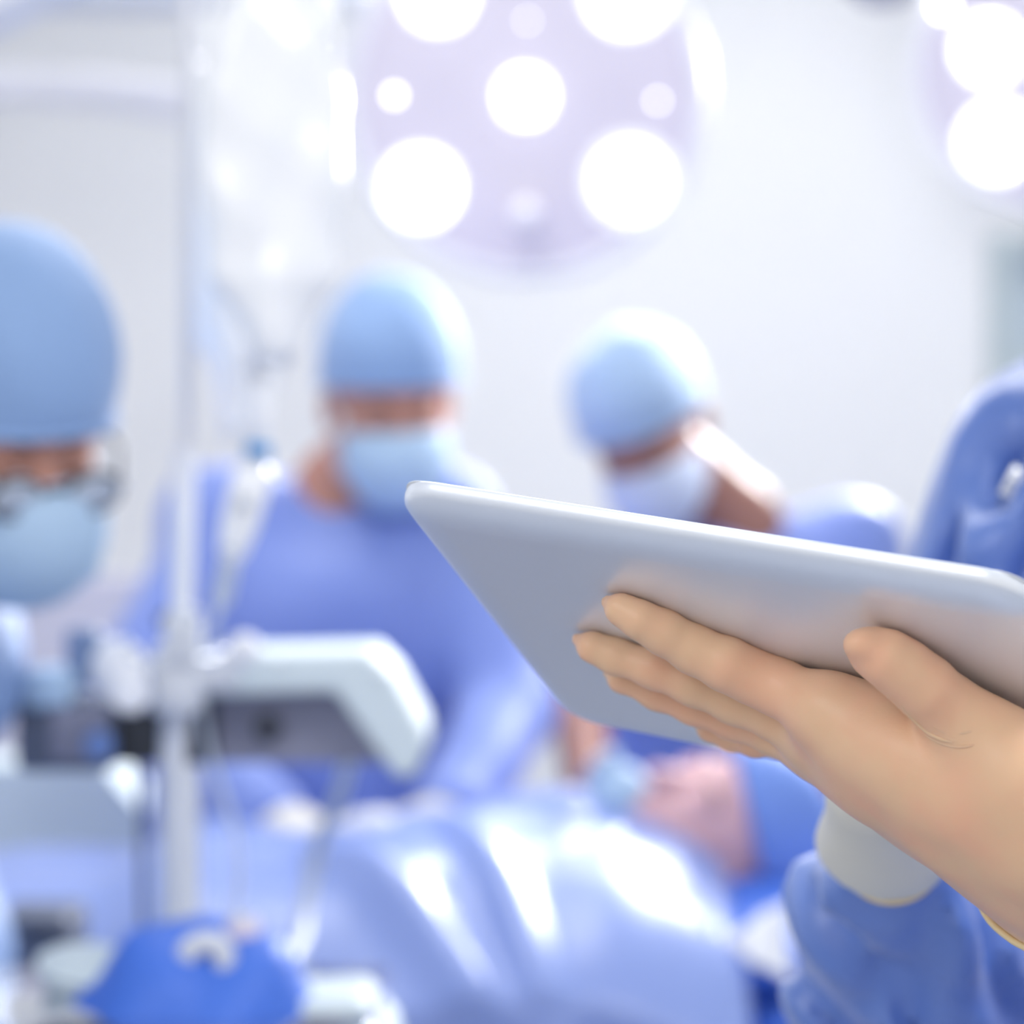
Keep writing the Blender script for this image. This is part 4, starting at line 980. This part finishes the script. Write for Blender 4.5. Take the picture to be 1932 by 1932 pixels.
# rolled bead around the cuff end
V0 = hand_glove[0]; dd_ = (V0 - glove_end) @ adir; ring = V0[np.abs(dd_) < 0.0018]
u_ = unit(np.cross(adir, [0, 0, 1])); v_ = np.cross(adir, u_); cen = ring.mean(0)
an = np.arctan2((ring - cen) @ v_, (ring - cen) @ u_); rad = np.hypot((ring - cen) @ v_, (ring - cen) @ u_)
ths = np.linspace(-math.pi, math.pi, 65)[:-1]; rp = []
for th in ths:
    m_ = np.abs((an - th + math.pi) % (2 * math.pi) - math.pi) < 0.08
    rp.append(rad[m_].max() if m_.any() else np.nan)
rp = np.array(rp); rp[np.isnan(rp)] = np.nanmean(rp)
rp = (rp + np.roll(rp, 1) + np.roll(rp, -1)) / 3
build('cuff_bead', *tube([cen + (u_ * math.cos(t_) + v_ * math.sin(t_)) * (r_ + 0.0002) for t_, r_ in zip(ths, rp)], 0.0014, 10, closed=True), M['bead'], lg)
# cuff continuing under/over the sleeve
flare = []
for kx, (dist, grow) in enumerate(((0.0, 0.0), (0.012, 0.0008), (0.03, -0.001), (0.05, -0.002))):
    flare.append([cen + adir * dist + (u_ * math.cos(t_) + v_ * math.sin(t_)) * (r_ - 0.0008 + grow) for t_, r_ in zip(ths, rp)])
nn_ = len(ths); VV = np.array([p for ring_ in flare for p in ring_]); FF = [[i * nn_ + j, i * nn_ + (j + 1) % nn_, (i + 1) * nn_ + (j + 1) % nn_, (i + 1) * nn_ + j] for i in range(3) for j in range(nn_)]
build('glove_cuff', VV, FF, M['glove'], lg)

# right glove, half hidden behind the front hand
G = Field(wrR - 0.2, wrR + 0.2, 0.003)
hand_prims(G, wrR, rdir, (-0.15, -0.5, 1.0), 0.10, side=-1, r=1.12, s=0.92)
cu0, cu1 = P(1672, 1500, 1.10), P(1682, 1618, 1.155)
G.cone(cu0, cu1, 0.020, 0.0205, 0.01)
G.disp(lambda x, y, z: 0.0006 * np.sin(180 * z + 60 * x))
cdir = unit(cu1 - cu0); G.plane(cu1 + cdir * 0.0, cdir)
for _ in [0]:
    X, Y, W = G.ax[0][:, None, None], G.ax[1][None, :, None], G.ax[2][None, None, :]
    dpl = ((X - bp[0]) * nb[0] + (Y - bp[1]) * nb[1] + (W - bp[2]) * nb[2])      # signed distance out of the back
    inpl = ((X - Tc[0]) * ey[0] + (Y - Tc[1]) * ey[1] + (W - Tc[2]) * ey[2])
    G.F = np.where((dpl < 0.0006) & (inpl < TS / 2 + 0.0006), np.maximum(G.F, 0.0006 - dpl), G.F).astype(np.float32)
V, Q = G.mesh(); rg = build('glove', relax(V, Q, 1), Q, M['glove_c'], hold)
u2 = unit(np.cross(cdir, [0, 1, 0])); v2 = np.cross(cdir, u2)
build('cuff_bead', *tube([cu1 + 0.0208 * (u2 * math.cos(t_) + v2 * math.sin(t_)) for t_ in np.linspace(0, 2 * math.pi, 41)[:-1]], 0.0016, 10, closed=True), M['bead'], rg)

# scrubs of the holder
G = Field((0.03, 0.86, 0.30), (0.92, 1.84, 1.58), 0.0065)
G.cone(mid + A3(0, 0, -0.03), chest, 0.10, 0.13, 0.05)
for s_, sh, el in ((-1, shL, ELB), (1, shR, elR)):
    G.cone(mid + A3(0, 0, 0.0), sh, 0.06, 0.070, 0.04)
    G.cone(sh, el, 0.074, 0.060, 0.02)
    G.cone(sh, chest + lat * 0.08 * s_, 0.075, 0.11, 0.05)
    G.cone(chest + lat * 0.07 * s_, waist + lat * 0.07 * s_ + fwd * 0.02, 0.125, 0.13, 0.05)
    G.cone(waist + lat * 0.07 * s_ + fwd * 0.02, (hip + lat * 0.09 * s_) * A3(1, 1, 0) + A3(0, 0, 0.40), 0.13, 0.15, 0.05)
G.cone(ELB, ELB * 0.42 + glove_end * 0.58, 0.060, 0.046, 0.015)
G.cone(elR, P(1684, 1705, 1.19), 0.066, 0.030, 0.02)
G.cone(P(1590, 1735, 1.25), P(1610, 1960, 1.31), 0.026, 0.032, 0.02)
G.cone(P(1660, 1700, 1.21), P(1590, 1740, 1.25), 0.028, 0.028, 0.02)
G.cone(waist + lat * 0.10 + fwd * 0.06, waist * A3(1, 1, 0) + lat * 0.12 + fwd * 0.12 + A3(0, 0, 0.7), 0.10, 0.12, 0.05)
# folds: long creases fanning from the shoulder, rings on the forearm sleeve
def folds(x, y, z):
    a_ = np.arctan2(z - 1.42, (x * fwd[0] * 0 + (x - 0.40))) 
    f1 = 0.0085 * np.sin(180 * (x - 0.12) - 74 * (z - 1.2) + 1.2 * np.sin(20 * z)) * np.clip((z - 1.18) / 0.12, 0, 1) * np.clip((1.425 - z) / 0.06, 0, 1)
    f2 = 0.0065 * np.sin(150 * x + 76 * z + 1.5 * np.sin(40 * z)) * np.clip((1.20 - z) / 0.05, 0, 1) * np.clip((0.27 - x) / 0.04, 0, 1)
    f3 = 0.005 * np.sin(95 * x - 55 * y + 10 * z) * np.clip((1.22 - z) / 0.1, 0, 1) * np.clip((x - 0.22) / 0.04, 0, 1)
    return f1 + f2 + f3 + 0.0015 * np.sin(60 * y + 40 * z)
G.cone(P(1912, 860, 1.50), P(1850, 1085, 1.47), 0.028, 0.028, 0.03)
G.disp(folds)
def fold(line, r, k, sub, out=0.0):
    ps = [skin_hit(x, y, G, 1.0, 1.75) for x, y in line]; ps = [p for p in ps if p is not None]
    if len(ps) < 2: return
    ps = spline(ps, 5); n_ = len(ps)
    for i_ in range(n_ - 1):
        e_ = lambda q_: r * (0.35 + 0.65 * math.sin(math.pi * (q_ + 0.5) / n_))
        o_ = unit(A3(0, 0, CAMZ) - ps[i_]) * out
        G.cone(ps[i_] + o_, ps[i_ + 1] + o_, e_(i_), e_(i_ + 1), k, sub)
for line, r in (([(1494, 1668), (1530, 1750), (1580, 1840), (1630, 1920)], 0.011), ([(1602, 1700), (1628, 1730), (1685, 1748), (1740, 1738)], 0.004),
                ([(1560, 1740), (1630, 1800), (1715, 1850)], 0.009), ([(1640, 1840), (1690, 1880), (1740, 1925)], 0.009),
                ([(1800, 1700), (1772, 1800), (1752, 1925)], 0.010), ([(1872, 1770), (1845, 1850), (1830, 1925)], 0.008),
                ([(1905, 745), (1848, 880), (1812, 1045)], 0.008), ([(1928, 820), (1885, 930), (1850, 1060)], 0.007)):
    fold(line, r * 1.35, 0.010, True, 0.001)
for line, r in (([(1878, 750), (1828, 880), (1785, 1060)], 0.007), ([(1930, 985), (1880, 1035), (1835, 1085)], 0.008), ([(1922, 760), (1868, 900), (1832, 1050)], 0.006),
                ([(1512, 1650), (1560, 1745), (1620, 1840)], 0.008), ([(1812, 1750), (1790, 1840), (1780, 1925)], 0.008)):
    fold(line, r * 1.45, 0.010, False, -0.001)
G.cone(mid + A3(0, 0, 0.15), mid + A3(0, 0, 0.045) + fwd * 0.025, 0.064, 0.060, 0.008, sub=True)
G.plane([0, 0, 0.36], [0, 0, -1])
V, Q = G.mesh(); build('scrub_gown', relax(V, Q, 2), Q, M['gown2'], hold)
# cap and mask, out of the frame but on the head
c = lambda x, y, z: headc + HBh @ A3(x, y, z)
C = Field(headc - 0.2, headc + 0.2, 0.007); C.ell(c(0, -0.016, 0.048), A3(0.094, 0.116, 0.102), HBh, cut=[(c(0, 0.06, 0.030), HBh @ A3(0, 0.22, -1.0))])
V, Q = C.mesh(); build('surgical_cap', relax(V, Q, 2), Q, M['cap'], hold)
K = Field(headc - 0.19, headc + 0.19, 0.006)
K.ell(c(0, 0.038, -0.056), A3(0.072, 0.092, 0.078), HBh, cut=[(c(0, 0.08, -0.012), HBh @ A3(0, -0.25, 1)), (c(0, 0.0, 0), HBh @ A3(0, -1, -0.1)), (c(0, 0, -0.128), HBh @ A3(0, 0, -1))])
V, Q = K.mesh(); build('face_mask', relax(V, Q, 1), Q, M['mask'], hold)
for x in (-1, 1):
    build('eyebrow', *tube([c(0.014 * x, 0.086, 0.020), c(0.032 * x, 0.085, 0.027), c(0.050 * x, 0.068, 0.021)], [0.003, 0.0035, 0.0015], 8), M['brow'], hold)
    build('eyelashes', *tube([c(0.021 * x, 0.083, -0.005), c(0.032 * x, 0.0865, -0.008), c(0.043 * x, 0.082, -0.005)], 0.0014, 6), M['brow'], hold)
# the bright clip on the holder's chest
pc_ = tag(empty('pen', P(1912, 905, 1.33)), 'shiny white pen clipped to the scrubs at the right edge', 'pen')
build('pen_barrel', *tube([P(1896, 935, 1.33), P(1924, 882, 1.33)], 0.0035, 14), M['white'], pc_)
build('pen_clip', *tube([P(1900, 922, 1.322), P(1923, 880, 1.322)], 0.0014, 10), M['chrome'], pc_)
